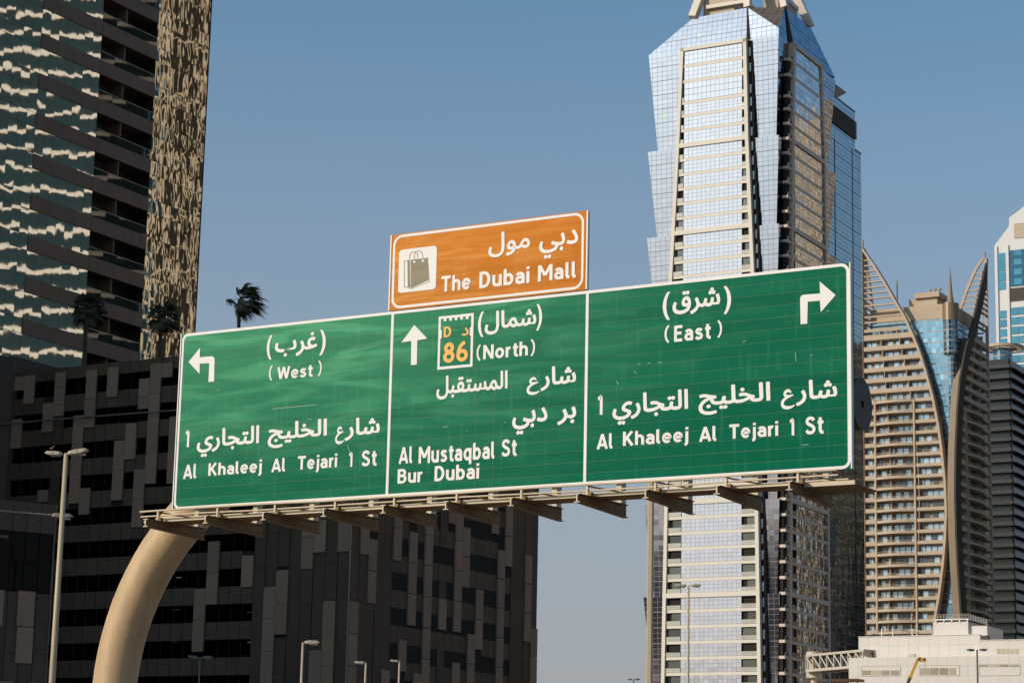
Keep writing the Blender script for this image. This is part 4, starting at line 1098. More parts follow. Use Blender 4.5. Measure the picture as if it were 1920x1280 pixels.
HR.obj('edge_post', MB().box(postR - .1, postR + .5, -.3, .6, 0, arcR[0][1]), tan_st)
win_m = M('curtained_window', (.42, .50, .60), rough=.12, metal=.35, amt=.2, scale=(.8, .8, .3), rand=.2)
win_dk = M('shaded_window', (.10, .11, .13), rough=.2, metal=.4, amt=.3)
rail_tan = M('tan_balustrade', (.40, .27, .16), rough=.5, amt=.2)
zroofL = H.uz(1640, 622, -4)[1]; zroofR = zroofL - .5
fl0 = zroofL - 2.6
def wing(F, x_lo, x_hi, zroof, sgn, wm, fm, bulge_x, bulge_z, divs, bd=3.9):
    k = 0; body = MB(); step = 5
    z = 0
    while z < zroof - 1:
        z1 = min(z + step, zroof - 1)
        body.hexa([(x_lo(z), 1.7, z), (x_hi(z), 1.7, z), (x_hi(z), bd, z), (x_lo(z), bd, z), (x_lo(z1), 1.7, z1), (x_hi(z1), 1.7, z1), (x_hi(z1), bd, z1), (x_lo(z1), bd, z1)])
        z = z1
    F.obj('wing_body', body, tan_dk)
    zf = fl0
    while zf > 6:
        a, b = x_lo(zf), x_hi(zf)
        if bulge_x and zf < bulge_z:
            c0, c1 = bulge_x
            c1 = min(c1, b - 1)
            F.box('balcony_front', a, c0 - .05, -.05, 1.7, zf, zf + 1.25, fm)
            if c1 > c0 + 2:
                pts = [(c0 + (c1 - c0) * i / 8, -.1 - 1.3 * math.sin(math.pi * i / 8)) for i in range(9)] + [(c1, 1.7), (c0, 1.7)]
                F.obj('curved_balcony', MB().plan(pts, zf, zf + .75), fm)
                for zz, t in ((zf + .95, .08), (zf + 1.3, .08)):
                    F.obj('balcony_rail', MB().plan(pts[:9] + [(p[0], p[1] + .12) for p in pts[8::-1]], zz, zz + t), rail_tan)
            F.box('balcony_front', c1 + .35, b, -.05, 1.7, zf, zf + (1.0 if b - c1 > 1 else .8), fm)
        else:
            F.box('balcony_front', a, b, -.05, 1.7, zf, zf + (1.5 if zf > fl0 - 1 else 1.3), fm)
        # windows and dark doors on the wall behind
        mb = MB(); mk = MB(); x = a + .5
        r = random.Random(int(zf * 10))
        while x < b - 1.3:
            w = 1.5
            ((mb if r.random() < .72 else mk)).box(x, x + w, 1.55, 1.69, zf + .2, zf + 2.75)
            x += w + (.35 if r.random() < .6 else 1.1)
        F.obj('window_row', mb, wm, stuff=True)
        if mk.v: F.obj('dark_window_row', mk, win_dk, stuff=True)
        for q2 in (.33, .68): F.obj('partition', MB().box(a + (b - a) * q2, a + (b - a) * q2 + .18, .1, 1.69, zf + .1, zf + 3.3), fm)
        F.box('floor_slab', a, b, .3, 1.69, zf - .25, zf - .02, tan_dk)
        zf -= 3.33; k += 1
    for x, ztop_ in divs:
        F.obj('pier', MB().box(x - .25, x + .25, -.3, 1.7, 0, ztop_), fm)
    F.flush()
zb_ = H.uz(1660, 752, -4)[1]
c0, c1 = H.uz(1643, 1000, -4)[0], H.uz(1717, 1000, -4)[0]
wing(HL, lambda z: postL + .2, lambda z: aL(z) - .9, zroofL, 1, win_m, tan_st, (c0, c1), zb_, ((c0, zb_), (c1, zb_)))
fr0 = H.vz(1815, 1000, 4)[0]; fr1 = H.vz(1850, 1000, 4)[0]
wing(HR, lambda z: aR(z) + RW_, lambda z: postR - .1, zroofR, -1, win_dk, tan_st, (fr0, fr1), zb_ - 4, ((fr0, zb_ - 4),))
HL.obj('roof_terrace', MB().box(postL, aL(zroofL) - 1, 0, 12, zroofL - 1.05, zroofL - .9).box(postL + .5, aL(zroofL) - 3, -.02, .08, zroofL, zroofL + .9), rail_tan)
# open fins in the sails above the roof, front and rear
for F, A_, post, s_, arc in ((HL, aL, postL, 1, arcL), (HR, aR, postR, -1, arcR)):
    zt_ = arc[0][1]; z = zt_ - 4.5
    while z > zroofL + 9.5:
        x0, x1 = (post, A_(z) - .5) if s_ > 0 else (A_(z) + .5, post)
        F.box('sail_fin', x0, x1, .2, 1.1, z, z + .38, tan_st)
        z -= 1.75
    for z in (zroofL + 8.2, zroofL + 4.6, zroofL + 2.9):
        x0, x1 = (post, A_(z) - .5) if s_ > 0 else (A_(z) + .5, post)
        F.box('roof_truss', x0, x1, .2, 1.0, z, z + .45, tan_st)
    n_ = 12; zz_ = [zt_ - (zt_ - zroofL + 3) * k / n_ for k in range(n_ + 1)]
    yb_ = lambda z: .6 + 12.5 * (max(zt_ - z, 0) / (zt_ - zroofL + 3)) ** .72
    F.obj('rear_sail_rib', MB().tube([(post - s_ * .0, yb_(z), z) for z in zz_], [.35] + [.6] * n_, 4), tan_st)
    z = zt_ - 5
    while z > zroofL + 1:
        F.box('rear_sail_fin', post - .25, post + .25, 1.2, yb_(z) - .4, z, z + .42, tan_st); z -= 1.75
    F.obj('apex_tip', MB().tube([(arc[0][0] + (0 if s_ > 0 else 0), .5, zt_), (arc[0][0], .5, zt_ + 2.2)], .25, 6), tan_dk)
    F.flush()
# blue corner core
core_m = curtain('blue_curtain_wall', (.30, .44, .56), (.36, .32, .27), lw=.05, metal=.85, rough=.12, tilt=.02, wave=.05, wscale=(.4, .4, .4), var=.22, rows=2, thick=.18, odd=((.55, .66, .75), .9))
cyl_m = curtain('dark_blue_bay_glass', (.16, .24, .30), (.36, .32, .27), lw=.08, metal=.9, rough=.1, tilt=.02, var=.3, rows=2, thick=.2)
ztc = H.uz(1730, 600, 0)[1]; ztb = H.uz(1730, 573, 0)[1]
CF = Face(ho); CRr = Face(ho, (0, 0, 0), math.pi / 2)
for z in range(0, int(ztc), 10):
    z1 = min(z + 10, ztc)
    CF.obj('glass_wall', MB().sheet(-26, 0, z, z1, 0, 1.3, 1.66, 0, z / 1.66), core_m)
    CRr.obj('glass_wall', MB().sheet(0, 26, z, z1, 0, 1.3, 1.66, 0, z / 1.66), core_m)
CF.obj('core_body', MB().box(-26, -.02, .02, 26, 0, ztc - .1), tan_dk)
CF.obj('parapet_band', MB().box(-26, .1, -.12, 26, ztc, ztb), tan_st)
def cyl(F, name, x, y, r0, r1, z0, z1, m_, n=20, du=None):
    mb = MB()
    for k in range(n):
        a, b = 2 * math.pi * k / n, 2 * math.pi * (k + 1) / n
        pts = [(x + r0 * math.cos(a), y + r0 * math.sin(a), z0), (x + r0 * math.cos(b), y + r0 * math.sin(b), z0), (x + r1 * math.cos(b), y + r1 * math.sin(b), z1), (x + r1 * math.cos(a), y + r1 * math.sin(a), z1)]
        mb.poly(pts, [(k, z0 / 1.66), (k + 1, z0 / 1.66), (k + 1, z1 / 1.66), (k, z1 / 1.66)])
    mb.poly([(x + r1 * math.cos(2 * math.pi * k / n), y + r1 * math.sin(2 * math.pi * k / n), z1) for k in range(n)])
    mb.poly([(x + r0 * math.cos(2 * math.pi * k / n), y + r0 * math.sin(2 * math.pi * k / n), z0) for k in range(n)][::-1])
    return F.obj(name, mb, m_)
zc0 = H.uz(1782, 661, -2)[1]; zc1 = H.uz(1782, 598, -2)[1]; zc2 = H.uz(1782, 566, -2)[1]; zs1 = H.uz(1782, 552, -2)[1]; zs2 = H.uz(1781, 496, -2)[1]
hx = H.uz(1782, 620, 0)[0]
cyl(CF, 'corner_bay', hx, .6, 2.4, 2.4, zc0, zc1, cyl_m); cyl(CF, 'corner_drum', hx, .6, 2.5, 2.5, zc1, zc2, M('bronze_panel', (.22, .15, .095), rough=.4, metal=.3))
cyl(CF, 'corner_stem', hx, 1.2, 1.5, 1.5, 0, zc0, cyl_m, 12)
cyl(CF, 'spire_base', hx, .6, 1.2, .8, zc2, zs1, tan_dk, 12); cyl(CF, 'spire', hx, .6, .75, .08, zs1, zs2, tan_dk, 12)
CF.obj('plant_room', MB().box(-14.5, -5.5, 3, 14, ztb, ztb + 3.0).box(-12.5, -4.5, 2, 10, ztb + 3.0, ztb + 4.6), tan_st)
for i, x in enumerate((-7.5, -5.9, -4.4)):
    cyl(CF, 'satellite_dish', x, 2.2, .25, .85, ztb + 4.7, ztb + 5.3, whitep, 12)
CF.obj('antenna', MB().tube([(-17.6, 1, ztb - 2), (-17.6, 1, ztb + 9)], .18, 6), tan_dk)

# ================================================================== dark round-crowned tower
G = Fr(1897, 900, 800, -29)
dk = thing('dark_balcony_tower', 'dark shaded balcony tower with a ring canopy on its roof, right of the hotel', 'building', G)
GL = Face(dk); GR = Face(dk, (0, 0, 0), math.pi / 2)
grey_b = M('shaded_grey_balcony', (.035, .028, .023), rough=.8, amt=.2)  # the shade over this tower is put into its three dark colours
win_dk2 = M('shaded_balcony_glass', (.02, .022, .022), rough=.3, amt=.3)
teal_w = curtain('shaded_teal_windows', (.010, .011, .012), (.01, .009, .008), metal=.0, rough=.25, var=.4, rows=2)
gz = G.uz(1880, 690, 0)[1]; gx = G.uz(1853, 900, 0)[0]
z = gz; k = 0
while z > 4:
    for F, a, b in ((GL, gx - 4, 0.6), (GR, -.6, 40)):
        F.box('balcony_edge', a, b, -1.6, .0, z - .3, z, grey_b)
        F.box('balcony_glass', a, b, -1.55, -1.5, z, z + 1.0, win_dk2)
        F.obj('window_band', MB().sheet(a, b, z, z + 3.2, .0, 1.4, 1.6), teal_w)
    GL.box('pier', gx - 4, gx - 2.6, -1.7, 0, z, z + 1.2, grey_b)
    z -= 3.63; k += 1
GL.flush(); GR.flush()
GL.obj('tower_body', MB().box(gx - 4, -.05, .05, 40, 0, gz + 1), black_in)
rx, rz = G.uz(1880, 655, 6)
rm = MB(); n = 40
for k in range(n):
    a, b = 2 * math.pi * k / n, 2 * math.pi * (k + 1) / n
    for r0_, r1_, z0, z1 in ((6.6, 7.2, rz, rz + .9), (3.6, 4.2, rz + .2, rz + .7)):
        P8 = [(rx + r0_ * math.cos(a), 6 + r0_ * math.sin(a), z0), (rx + r1_ * math.cos(a), 6 + r1_ * math.sin(a), z0), (rx + r1_ * math.cos(b), 6 + r1_ * math.sin(b), z0), (rx + r0_ * math.cos(b), 6 + r0_ * math.sin(b), z0)]
        rm.hexa(P8 + [(p[0], p[1], z1) for p in P8])
GL.obj('ring_canopy', rm, tan_st)
for k in range(24):
    a = 2 * math.pi * k / 24
    GL.obj('canopy_rib', MB().tube([(rx + 4 * math.cos(a), 6 + 4 * math.sin(a), rz + .4), (rx + 6.8 * math.cos(a), 6 + 6.8 * math.sin(a), rz + .4)], .22, 4), tan_dk)
cyl(GL, 'roof_drum', rx, 6, 3.3, 3.3, gz, rz - .5, cyl_m); cyl(GL, 'drum_neck', rx, 6, 2.3, 3.8, rz - 1.6, rz, tan_dk)

# ================================================================== far white tower at the right edge
FT = Fr(1868, 600, 950, -29)
ft = thing('white_tower', 'white tower with square blue windows at the right edge of the view', 'building', FT)
FF = Face(ft)
white_cl = M('white_cladding', (.62, .60, .58), rough=.6, scale=(.3, .3, .3), amt=.04)
blue_win = M('blue_window_glass', (.10, .27, .37), rough=.1, metal=.6, rand=.15, amt=.15)
blue_deep = M('deep_blue_glass', (.05, .13, .20), rough=.1, metal=.6)
W1 = FT.uz(1960, 600)[0]
def fz(y): return FT.uz(*h1(800, y))[1]
def fu(x): return FT.uz(*h1(x, 500))[0]
tp = [(0, 0), (W1, 0), (W1, fz(35) + 6), (fu(905), fz(40)), (fu(843), fz(78)), (fu(840), fz(122)), (fu(770), fz(205)), (0, fz(215))]
FF.obj('wall', MB().prism(tp, 0, 22), white_cl)
FF.obj('roof_step', MB().prism([(fu(866), fz(185)), (fu(960), fz(185)), (fu(960), fz(112)), (fu(866), fz(112))], -.3, -.01), tan_st)
for y0, y1 in ((252, 290), (293, 342), (346, 394), (398, 435), (540, 578), (585, 622), (632, 670), (680, 716), (726, 762), (772, 808), (818, 854), (864, 900)):
    FF.box('window', fu(779), fu(818), -.25, .05, fz(y1), fz(y0), blue_win)
FF.box('window_bay', fu(835), W1 - 2, -.15, .05, fz(425), fz(243), blue_deep)
for y0, y1 in ((245, 272), (290, 318), (338, 368), (386, 416)):
    for x in (862, 925): FF.box('window', fu(x), fu(x + 40), -.35, -.16, fz(y1), fz(y0), blue_win)
for k in range(12): FF.box('louvre', fu(838), W1 - 2, -.3, .05, fz(498) + k * (fz(430) - fz(498)) / 12, fz(498) + (k + .55) * (fz(430) - fz(498)) / 12, conc_dk)
y = 530
while y < 1500:
    for c in range(4):
        x0 = fu(840) + c * (W1 - fu(840)) / 4
        FF.box('window', x0 + .15, x0 + (W1 - fu(840)) / 4 - .15, -.25, .05, fz(y + 37), fz(y), blue_win)
    y += 47.5
for x in (0.0, fu(823)): FF.box('rib', x, x + 1.2, -.6, .0, 0, fz(215), white_cl)
FF.flush()

# ================================================================== low white building
B = Fr(1814, 1230, 330, -29)
lb = thing('low_white_building', 'low white panelled building with lattice vents and a railed roof room at the lower right', 'building', B)
b8 = Z(1600, 1040, 5.334)
BF = Face(lb); wp = M('white_wall_panel', (.66, .60, .555), rough=.65, scale=(.3, .3, .3), amt=.05, rand=.018)
bx = lambda x, y, d=0: B.uz(*b8(x, y), d)
X0, X1 = bx(-40, 1100)[0], bx(1780, 1100)[0]
ZF = bx(300, 1022)[1]
holes = []
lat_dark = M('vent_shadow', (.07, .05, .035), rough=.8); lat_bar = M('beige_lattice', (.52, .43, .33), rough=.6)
pwid, ph = 1.46, 1.32
X0 = X0 - .1; nx = int((X1 - X0) / pwid) + 1
for i in range(nx):
    for j in range(14):
        z1 = ZF - j * ph
        if z1 < .3: continue
        BF.box('wall_panel', X0 + i * pwid + .008, X0 + (i + 1) * pwid - .008, 0, .12, max(z1 - ph, 0) + .008, z1 - .004, wp)
ZU = bx(300, 815, 3)[1]; UA_, UB_ = bx(52, 900, 3)[0], bx(1270, 850, 3)[0]
n2 = 12; w2 = (UB_ - UA_) / n2
for i in range(n2):
    for j in range(4):
        z1 = ZU - j * ph
        if z1 - ph < ZF - 1.6: continue
        BF.box('upper_wall_panel', UA_ + i * w2 + .008, UA_ + (i + 1) * w2 - .008, 3, 3.12, z1 - ph + .008, z1 - .004, wp)
ZV = bx(1400, 852, 2)[1]; UC_ = bx(1245, 900, 2)[0]
for i in range(7):
    for j in range(4):
        z1 = ZV - j * ph
        if z1 - ph < ZF - 1.2: continue
        BF.box('upper_wall_panel', UC_ + i * 1.46 + .008, UC_ + (i + 1) * 1.46 - .008, 2, 2.12, z1 - ph + .008, z1 - .004, wp)
BF.flush()
BF.obj('building_body', MB().box(X0, X1, .13, 3.0, 0, ZF - .03).box(UA_, UB_ , 3.13, 30, 0, ZU - .03).box(UB_ + .01, X1, 2.13, 30, 0, ZV - .03).box(X0, UA_ - .01, 3.01, 20, 0, ZF - .1), wp)
BF.obj('coping', MB().box(UA_ - .05, UB_ + .05, 2.9, 3.3, ZU, ZU + .08).box(UB_ + .06, X1, 1.9, 2.3, ZV, ZV + .08), whitep)
# lattice vents
def vent(x0, x1, y0, y1, style, shift=0.0):
    u0, u1 = bx(x0, (y0 + y1) / 2)[0], bx(x1, (y0 + y1) / 2)[0]
    z0, z1 = bx((x0 + x1) / 2, y1)[1], bx((x0 + x1) / 2, y0)[1]
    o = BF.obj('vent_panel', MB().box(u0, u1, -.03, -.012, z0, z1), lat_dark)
    mb = MB(); n = 6
    if style == 'x':
        s_ = (u1 - u0) / n; w = .055
        for i in range(-8, n + 1):
            for sg in (1, -1):
                a = u0 + i * s_ * 1.0
                pts = []
                L = z1 - z0
                xs = (a, a + L) if sg > 0 else (a + L, a)
                # clip the diagonal to the opening
                t0 = max(0, (u0 - min(xs)) / L); t1 = min(1, (u1 - min(xs)) / L)
                if t1 - t0 < .05: continue
                if sg > 0: p, q_ = (a + t0 * L, z0 + t0 * L), (a + t1 * L, z0 + t1 * L)
                else: p, q_ = (a + t0 * L, z1 - t0 * L), (a + t1 * L, z1 - t1 * L)
                dx, dz_ = q_[0] - p[0], q_[1] - p[1]; l = math.hypot(dx, dz_); nx_, nz_ = -dz_ / l * w / 2, dx / l * w / 2
                mb.poly([(p[0] - nx_, -.045 - .004 * sg, p[1] - nz_), (q_[0] - nx_, -.045 - .004 * sg, q_[1] - nz_), (q_[0] + nx_, -.045 - .004 * sg, q_[1] + nz_), (p[0] + nx_, -.045 - .004 * sg, p[1] + nz_)])
    elif style == '+':
        for i in range(8):
            x = u0 + (i + .3) * (u1 - u0) / 8; mb.box(x, x + .06, -.05, -.035, z0, z1)
        for i in range(5):
            z_ = z0 + (i + .3) * (z1 - z0) / 5; mb.box(u0, u1, -.06, -.051, z_, z_ + .05)
    else:
        for i in range(9):
            z_ = z0 + (i + .1) * (z1 - z0) / 9; mb.box(u0, u1, -.06, -.04, z_, z_ + .08)
    BF.obj('lattice', mb, lat_bar, parent=o)
def recess(x0, x1, y0, y1):
    u0, u1 = bx(x0, (y0 + y1) / 2)[0], bx(x1, (y0 + y1) / 2)[0]; z0, z1 = bx((x0 + x1) / 2, y1)[1], bx((x0 + x1) / 2, y0)[1]
    BF.obj('vent_surround', MB().box(u0, u1, -.011, -.003, z0, z1), wp)
    BF.obj('vent_frame', MB().box(u0 - .05, u0, -.06, -.001, z0, z1).box(u1, u1 + .05, -.06, -.001, z0, z1).box(u0, u1, -.06, -.001, z1, z1 + .05).box(u0, u1, -.06, -.001, z0 - .05, z0), lat_bar)
recess(85, 468, 1108, 1205)
for i, (a, st) in enumerate(((92, '+'), (183, '='), (278, '+'), (375, 'x'))): vent(a, a + 84, 1152, 1198, st)
recess(665, 1060, 1102, 1202)
for a, st in ((668, '='), (765, 'x'), (862, '+'), (960, '=')): vent(a, a + (88 if a < 900 else 64), 1128, 1195, st)
recess(1258, 1665, 1092, 1200)
for a, st in ((1262, 'x'), (1363, '+'), (1462, '='), (1565, 'x')): vent(a, a + 90, 1100, 1116, st)
for k in range(5): vent(1436 + k * 46, 1474 + k * 46, 936, 988, '=')
for x, y in ((150, 992), (552, 988)):
    u, z = bx(x, y, 3); BF.obj('wall_hatch', MB().box(u, u + 1.0, 2.85, 2.99, z - .4, z), lat_bar)
# roof room with cornice and railings
ru0, rz1 = bx(800, 672, 5); ru1 = bx(1147, 668, 5)[0]
BF.obj('roof_room', MB().box(ru0, ru1, 5, 13, ZU, rz1), wp)
BF.obj('cornice', MB().box(ru0 + .2, ru1 + .15, 4.8, 14, rz1 + .25, rz1 + .42), whitep)
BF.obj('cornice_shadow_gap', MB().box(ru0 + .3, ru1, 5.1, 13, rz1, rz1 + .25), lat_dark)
for k in range(5):
    x = ru0 + .35 + k * (ru1 - ru0 - .5) / 4; BF.box('cornice_block', x, x + .18, 4.85, 5.09, rz1, rz1 + .25, whitep)
for z_ in (.62, .85, 1.05): BF.box('railing', ru0 + .2, ru1 + .1, 4.9, 4.94, rz1 + z_, rz1 + z_ + .035, lat_bar)
for k in range(12):
    x = ru0 + .2 + k * (ru1 - ru0 - .15) / 11; BF.box('baluster', x, x + .04, 4.9, 4.94, rz1 + .42, rz1 + 1.08, lat_bar)
    BF.box('baluster', ru1 + .1, ru1 + .14, 5 + k * .75, 5.1 + k * .75, rz1 + .42, rz1 + 1.08, whitep)
BF.obj('lower_roof_room', MB().box(ru1 + .01, ru1 + 2.6, 5.5, 13, ZU - 1, rz1 - .6), wp)
gp = bx(1320, 815, 2.5); BF.obj('gate_box', MB().box(gp[0] - .5, gp[0] + .4, 2.4, 3.2, ZV, ZV + .75), conc_dk)
for x in (282, 392, 586):
    u, z = bx(x, 735, 4); BF.box('roof_post', u - .06, u + .06, 4, 4.1, ZU, z, whitep)
u, z = bx(435, 748, 4); u2, z2 = bx(700, 755, 4)
BF.obj('shade_sail', MB().poly([(u - 1.5, 4, z + .1), (u, 4.2, z), (u + 1.8, 5.5, z + .25), (u2, 6, z2)][::-1]), lat_bar)
BF.flush()
hedge_m = M('hedge_leaf', (.045, .06, .022), rough=.7, amt=.4, scale=(3, 3, 3))
def shrub(px, py, r_, label, seed):
    u, z = B.uz(px, py, 4.6); r = random.Random(seed)
    w = B.o + Vector((math.cos(B.a) * u - math.sin(B.a) * 4.6, math.sin(B.a) * u + math.cos(B.a) * 4.6, ZU - .03))
    o = thing('shrub', label, 'shrub', loc=w)
    mb = MB()
    for k in range(500):
        d = Vector((r.gauss(0, 1), r.gauss(0, 1), abs(r.gauss(0, 1)))).normalized() * r_ * r.uniform(.5, 1.05)
        a = Vector((r.uniform(-1, 1), r.uniform(-1, 1), r.uniform(-1, 1))).normalized() * .09; b = a.orthogonal().normalized() * .06
        mb.poly([d - a, d + b, d + a, d - b])
    f = link('foliage', mb.mesh('foliage', hedge_m), o); f.scale = (1.3, 1, .8)
    link('stem', MB().tube([(0, 0, -.02), (0, 0, r_ * .6)], .06, 6).mesh('stem', palm_trunk), o)
shrub(1640, 1188, .75, 'round green shrub on the white roof, left of the posts', 1)
shrub(1690, 1190, .45, 'low shrub on the white roof between two posts', 2)

# ================================================================== sky bridge
J = Fr(1606, 1240, 338, -62)
jb = thing('sky_bridge', 'pale truss footbridge reaching left from the low white building', 'footbridge', J)
JF = Face(jb)
ja, jz1 = J.uz(1512, 1228); _, jz0 = J.uz(1512, 1258); jb_, jz1b = J.uz(1612, 1219)
jw = M('bridge_paint', (.50, .43, .35), rough=.5, amt=.1)
for y in (0, 3.2):
    JF.obj('chord', MB().box(ja, 2, y - .16, y + .16, jz1 - .22, jz1 + .12), jw); JF.obj('chord', MB().box(ja, 2, y - .16, y + .16, jz0 - .1, jz0 + .3), jw)
    nb = 8; st = (1.5 - ja) / nb
    for k in range(nb + 1):
        JF.box('strut', ja + k * st - .09, ja + k * st + .09, y - .08, y + .08, jz0 + .3, jz1 - .22, jw)
        if k < nb: JF.obj('diagonal', MB().tube([(ja + k * st, y, jz1 - .25), (ja + (k + 1) * st, y, jz0 + .3)], .11, 6), jw)
JF.flush()
JF.obj('deck', MB().box(ja, 2, .17, 3.03, jz0 - .05, jz0 + .1), conc_dk); JF.obj('roof', MB().box(ja, 2, .17, 3.03, jz1 - .02, jz1 + .1), jw)
JF.obj('glazing', MB().box(ja + .1, 2, 1.5, 1.53, jz0 + .3, jz1 - .2), clear_glass('bridge_glass', (.7, .75, .8), .2))
cyl(JF, 'end_turret', ja - .2, 1.5, 1.15, 1.15, jz0 - .9, jz1 + .6, jw, 20)
cyl(JF, 'bridge_leg', ja - .2, 1.5, .5, .5, 0, jz0 - .9, jw, 12)
# awning under the bridge
aw = Fr(1580, 1275, 300, -29)
awn = thing('orange_canopy', 'small terracotta canopy under the footbridge at the bottom edge', 'canopy', aw)
a_z = aw.uz(1580, 1272)[1]; AF = Face(awn)
AF.obj('roof', MB().box(-1.6, 2.2, -.5, 2, a_z - .3, a_z), M('terracotta', (.55, .24, .12)))
for x in (-1.4, 1.9): AF.box('post', x, x + .12, 0, .12, 0, a_z - .3, galv)
AF.flush()

# ================================================================== crane boom
K = Fr(1700, 1290, 312, -10)
kr = thing('mobile_crane', 'yellow telescopic crane boom raised before the low white building', 'crane')
kr.location = K.o; kr.rotation_euler = (0, 0, K.a)
KF = Face(kr); yel = M('crane_yellow', (.70, .36, .03), rough=.4, amt=.1)
t0 = K.uz(1722, 1233); t1 = K.uz(1697, 1292)
dirv = Vector((t0[0] - t1[0], t0[1] - t1[1])).normalized()
def boompt(s_): return (t0[0] - dirv.x * s_, 0, t0[1] - dirv.y * s_)
L_ = (t0[1] - 2.2) / dirv.y
KF.obj('boom_tip', MB().tube([boompt(.2), boompt(2.6)], .26, 4), yel)
KF.obj('boom_section', MB().tube([boompt(2.6), boompt(8)], .31, 4), M('dark_boom', (.10, .075, .04), rough=.5, amt=.2))
KF.obj('boom_section', MB().tube([boompt(8), boompt(L_)], .38, 4), yel)
KF.obj('boom_collar', MB().tube([boompt(2.55), boompt(2.8)], .36, 4), yel)
KF.obj('sheave_head', MB().prism([(t0[0] - .25, t0[1] - .1), (t0[0] + .1, t0[1] + .2), (t0[0] + 1.0, t0[1] - .12), (t0[0] + .95, t0[1] - .45), (t0[0] + .2, t0[1] - .5)], -.2, .2), yel)
for x in (.1, .8): KF.obj('sheave', MB().tube([(t0[0] + x, -.24, t0[1] - .15), (t0[0] + x, .24, t0[1] - .15)], .18, 12), lat_dark)
KF.obj('hook_cable', MB().tube([(t0[0] + .85, 0, t0[1] - .3), (t0[0] + .85, 0, t0[1] - 1.4)], .03, 5), lat_dark)
bb = boompt(L_)
KF.obj('carrier', MB().box(bb[0] - 3, bb[0] + 5, -1.2, 1.2, .6, 2.2), yel)
for x in (-2, -.6, 2.6, 4): KF.obj('wheel', MB().tube([(bb[0] + x, -1.3, .55), (bb[0] + x, 1.3, .55)], .55, 16), dark_mull)

# ================================================================== street lamps
lamp_grey = M('lamp_housing', (.45, .38, .29), rough=.45, amt=.12)
lamp_dark = M('shaded_lamp_housing', (.20, .17, .14), rough=.5)
pole_m = M('lamp_pole_paint', (.46, .35, .23), rough=.5, scale=(2, 2, .5), amt=.12)
glassm = M('lamp_lens', (.30, .27, .23), rough=.2)
def head(F, x0, x1, z0, z1, y, w, m_):
    """cobra-style head from the pole side x0 to the tip x1"""
    s_ = 1 if x1 > x0 else -1; L = abs(x1 - x0)
    prof = [(0, -.16), (.08, -.32), (.45, -.46), (.80, -.42), (1.0, -.12), (1.0, .10), (.86, .42), (.45, .54), (.08, .42), (0, .2)]
    h = .27 * L
    pts = [(x0 + s_ * L * a, z0 + (z1 - z0) * a + h * b) for a, b in prof]
    if s_ < 0: pts = pts[::-1]
    mb = MB(); n = len(pts)
    for (ya, yb, s0, s1) in ((-w, -w * .6, .72, 1.0), (-w * .6, w * .6, 1, 1), (w * .6, w, 1.0, .72)):
        cx = sum(p[0] for p in pts) / n; cz = sum(p[1] for p in pts) / n
        b = len(mb.v)
        mb.v += [(cx + (p[0] - cx) * s0, y + ya, cz + (p[1] - cz) * s0) for p in pts] + [(cx + (p[0] - cx) * s1, y + yb, cz + (p[1] - cz) * s1) for p in pts]
        for i in range(n):
            j = (i + 1) % n; mb.f.append((b + j, b + i, b + n + i, b + n + j)); mb.uv.append([(0, 0)] * 4)
        if s0 < 1: mb.f.append(tuple(range(b, b + n))); mb.uv.append([(0, 0)] * n)
        if s1 < 1: mb.f.append(tuple(range(b + 2 * n - 1, b + n - 1, -1))); mb.uv.append([(0, 0)] * n)
    o = F.obj('lamp_head', mb, m_, smooth=False)
    zc = (z0 + z1) / 2
    F.obj('lens', MB().box(min(x0, x1) + L * .35, max(x0, x1) - L * .12, y - w * .55, y + w * .55, zc - .17 * L, zc - .12 * L), glassm, parent=o)
    F.obj('seam_band', MB().box((x0 + x1) / 2 - .012, (x0 + x1) / 2 + .012, y - w * 1.02, y + w * 1.02, zc - .14 * L, zc + .16 * L), lat_dark, parent=o)
    return o
def lamp(px, py, dist, r, heads, label, m_=None, hm=None, ang=0, arm=.0, w=.16):
    F_ = Fr(px, py, dist, ang)
    o = thing('street_lamp', label, 'street lamp', F_, group='street lamps along the roads')
    F = Face(o); top = F_.z
    F.obj('pole', MB().tube([(0, 0, 0), (0, 0, top * .5), (0, 0, top)], [r * 1.35, r * 1.12, r * .8], 14), m_ or pole_m, smooth=True)
    F.obj('base', MB().box(-r * 2, r * 2, -r * 2, r * 2, 0, .05), galv)
    if heads: F.obj('arm', MB().tube([(min(h[0] for h in heads) * .35 if min(h[0] for h in heads) < 0 else 0, 0, top), (max(h[0] for h in heads) * .4 if max(h[0] for h in heads) > 0 else 0, 0, top)], r * .45, 8), m_ or pole_m)
    for x0, x1, z0, z1 in heads:
        head(F, x0, x1, top + z0, top + z1, 0, w, hm or lamp_grey)
    return o, F, top
o, F, top = lamp(124, 851, 115, .135, [(-.20, -1.04, .0, .05), (.10, 1.10, .02, .20)], 'tall tan double-headed street lamp left of the sign, a bird on one head', ang=-6, w=.2)
bd = thing('bird', 'small bird perched on the left head of the tall double lamp', 'bird', loc=(0, 0, 0))
bd.location = o.location + Vector((-.72, .08, top + .20))
bm_ = M('bird_feather', (.20, .12, .08), rough=.8)
link('body', MB().tube([(-.13, 0, .06), (-.07, 0, .085), (0, 0, .10), (.06, 0, .14), (.085, 0, .175)], [.008, .035, .045, .035, .02], 8).mesh('body', bm_, True), bd)
link('head', MB().tube([(.055, 0, .18), (.08, 0, .20), (.11, 0, .20), (.145, 0, .195)], [.015, .03, .022, .003], 8).mesh('head', bm_, True), bd)
for y in (-.015, .015): link('leg', MB().tube([(0, y, 0), (0, y, .07)], .005, 4).mesh('leg', lat_dark), bd)
lamp(1291, 1098, 145, .08, [(-.14, -.85, .0, .03), (.15, .78, .02, .06)], 'slim double-headed street lamp in front of the faceted tower', None, ang=-4)
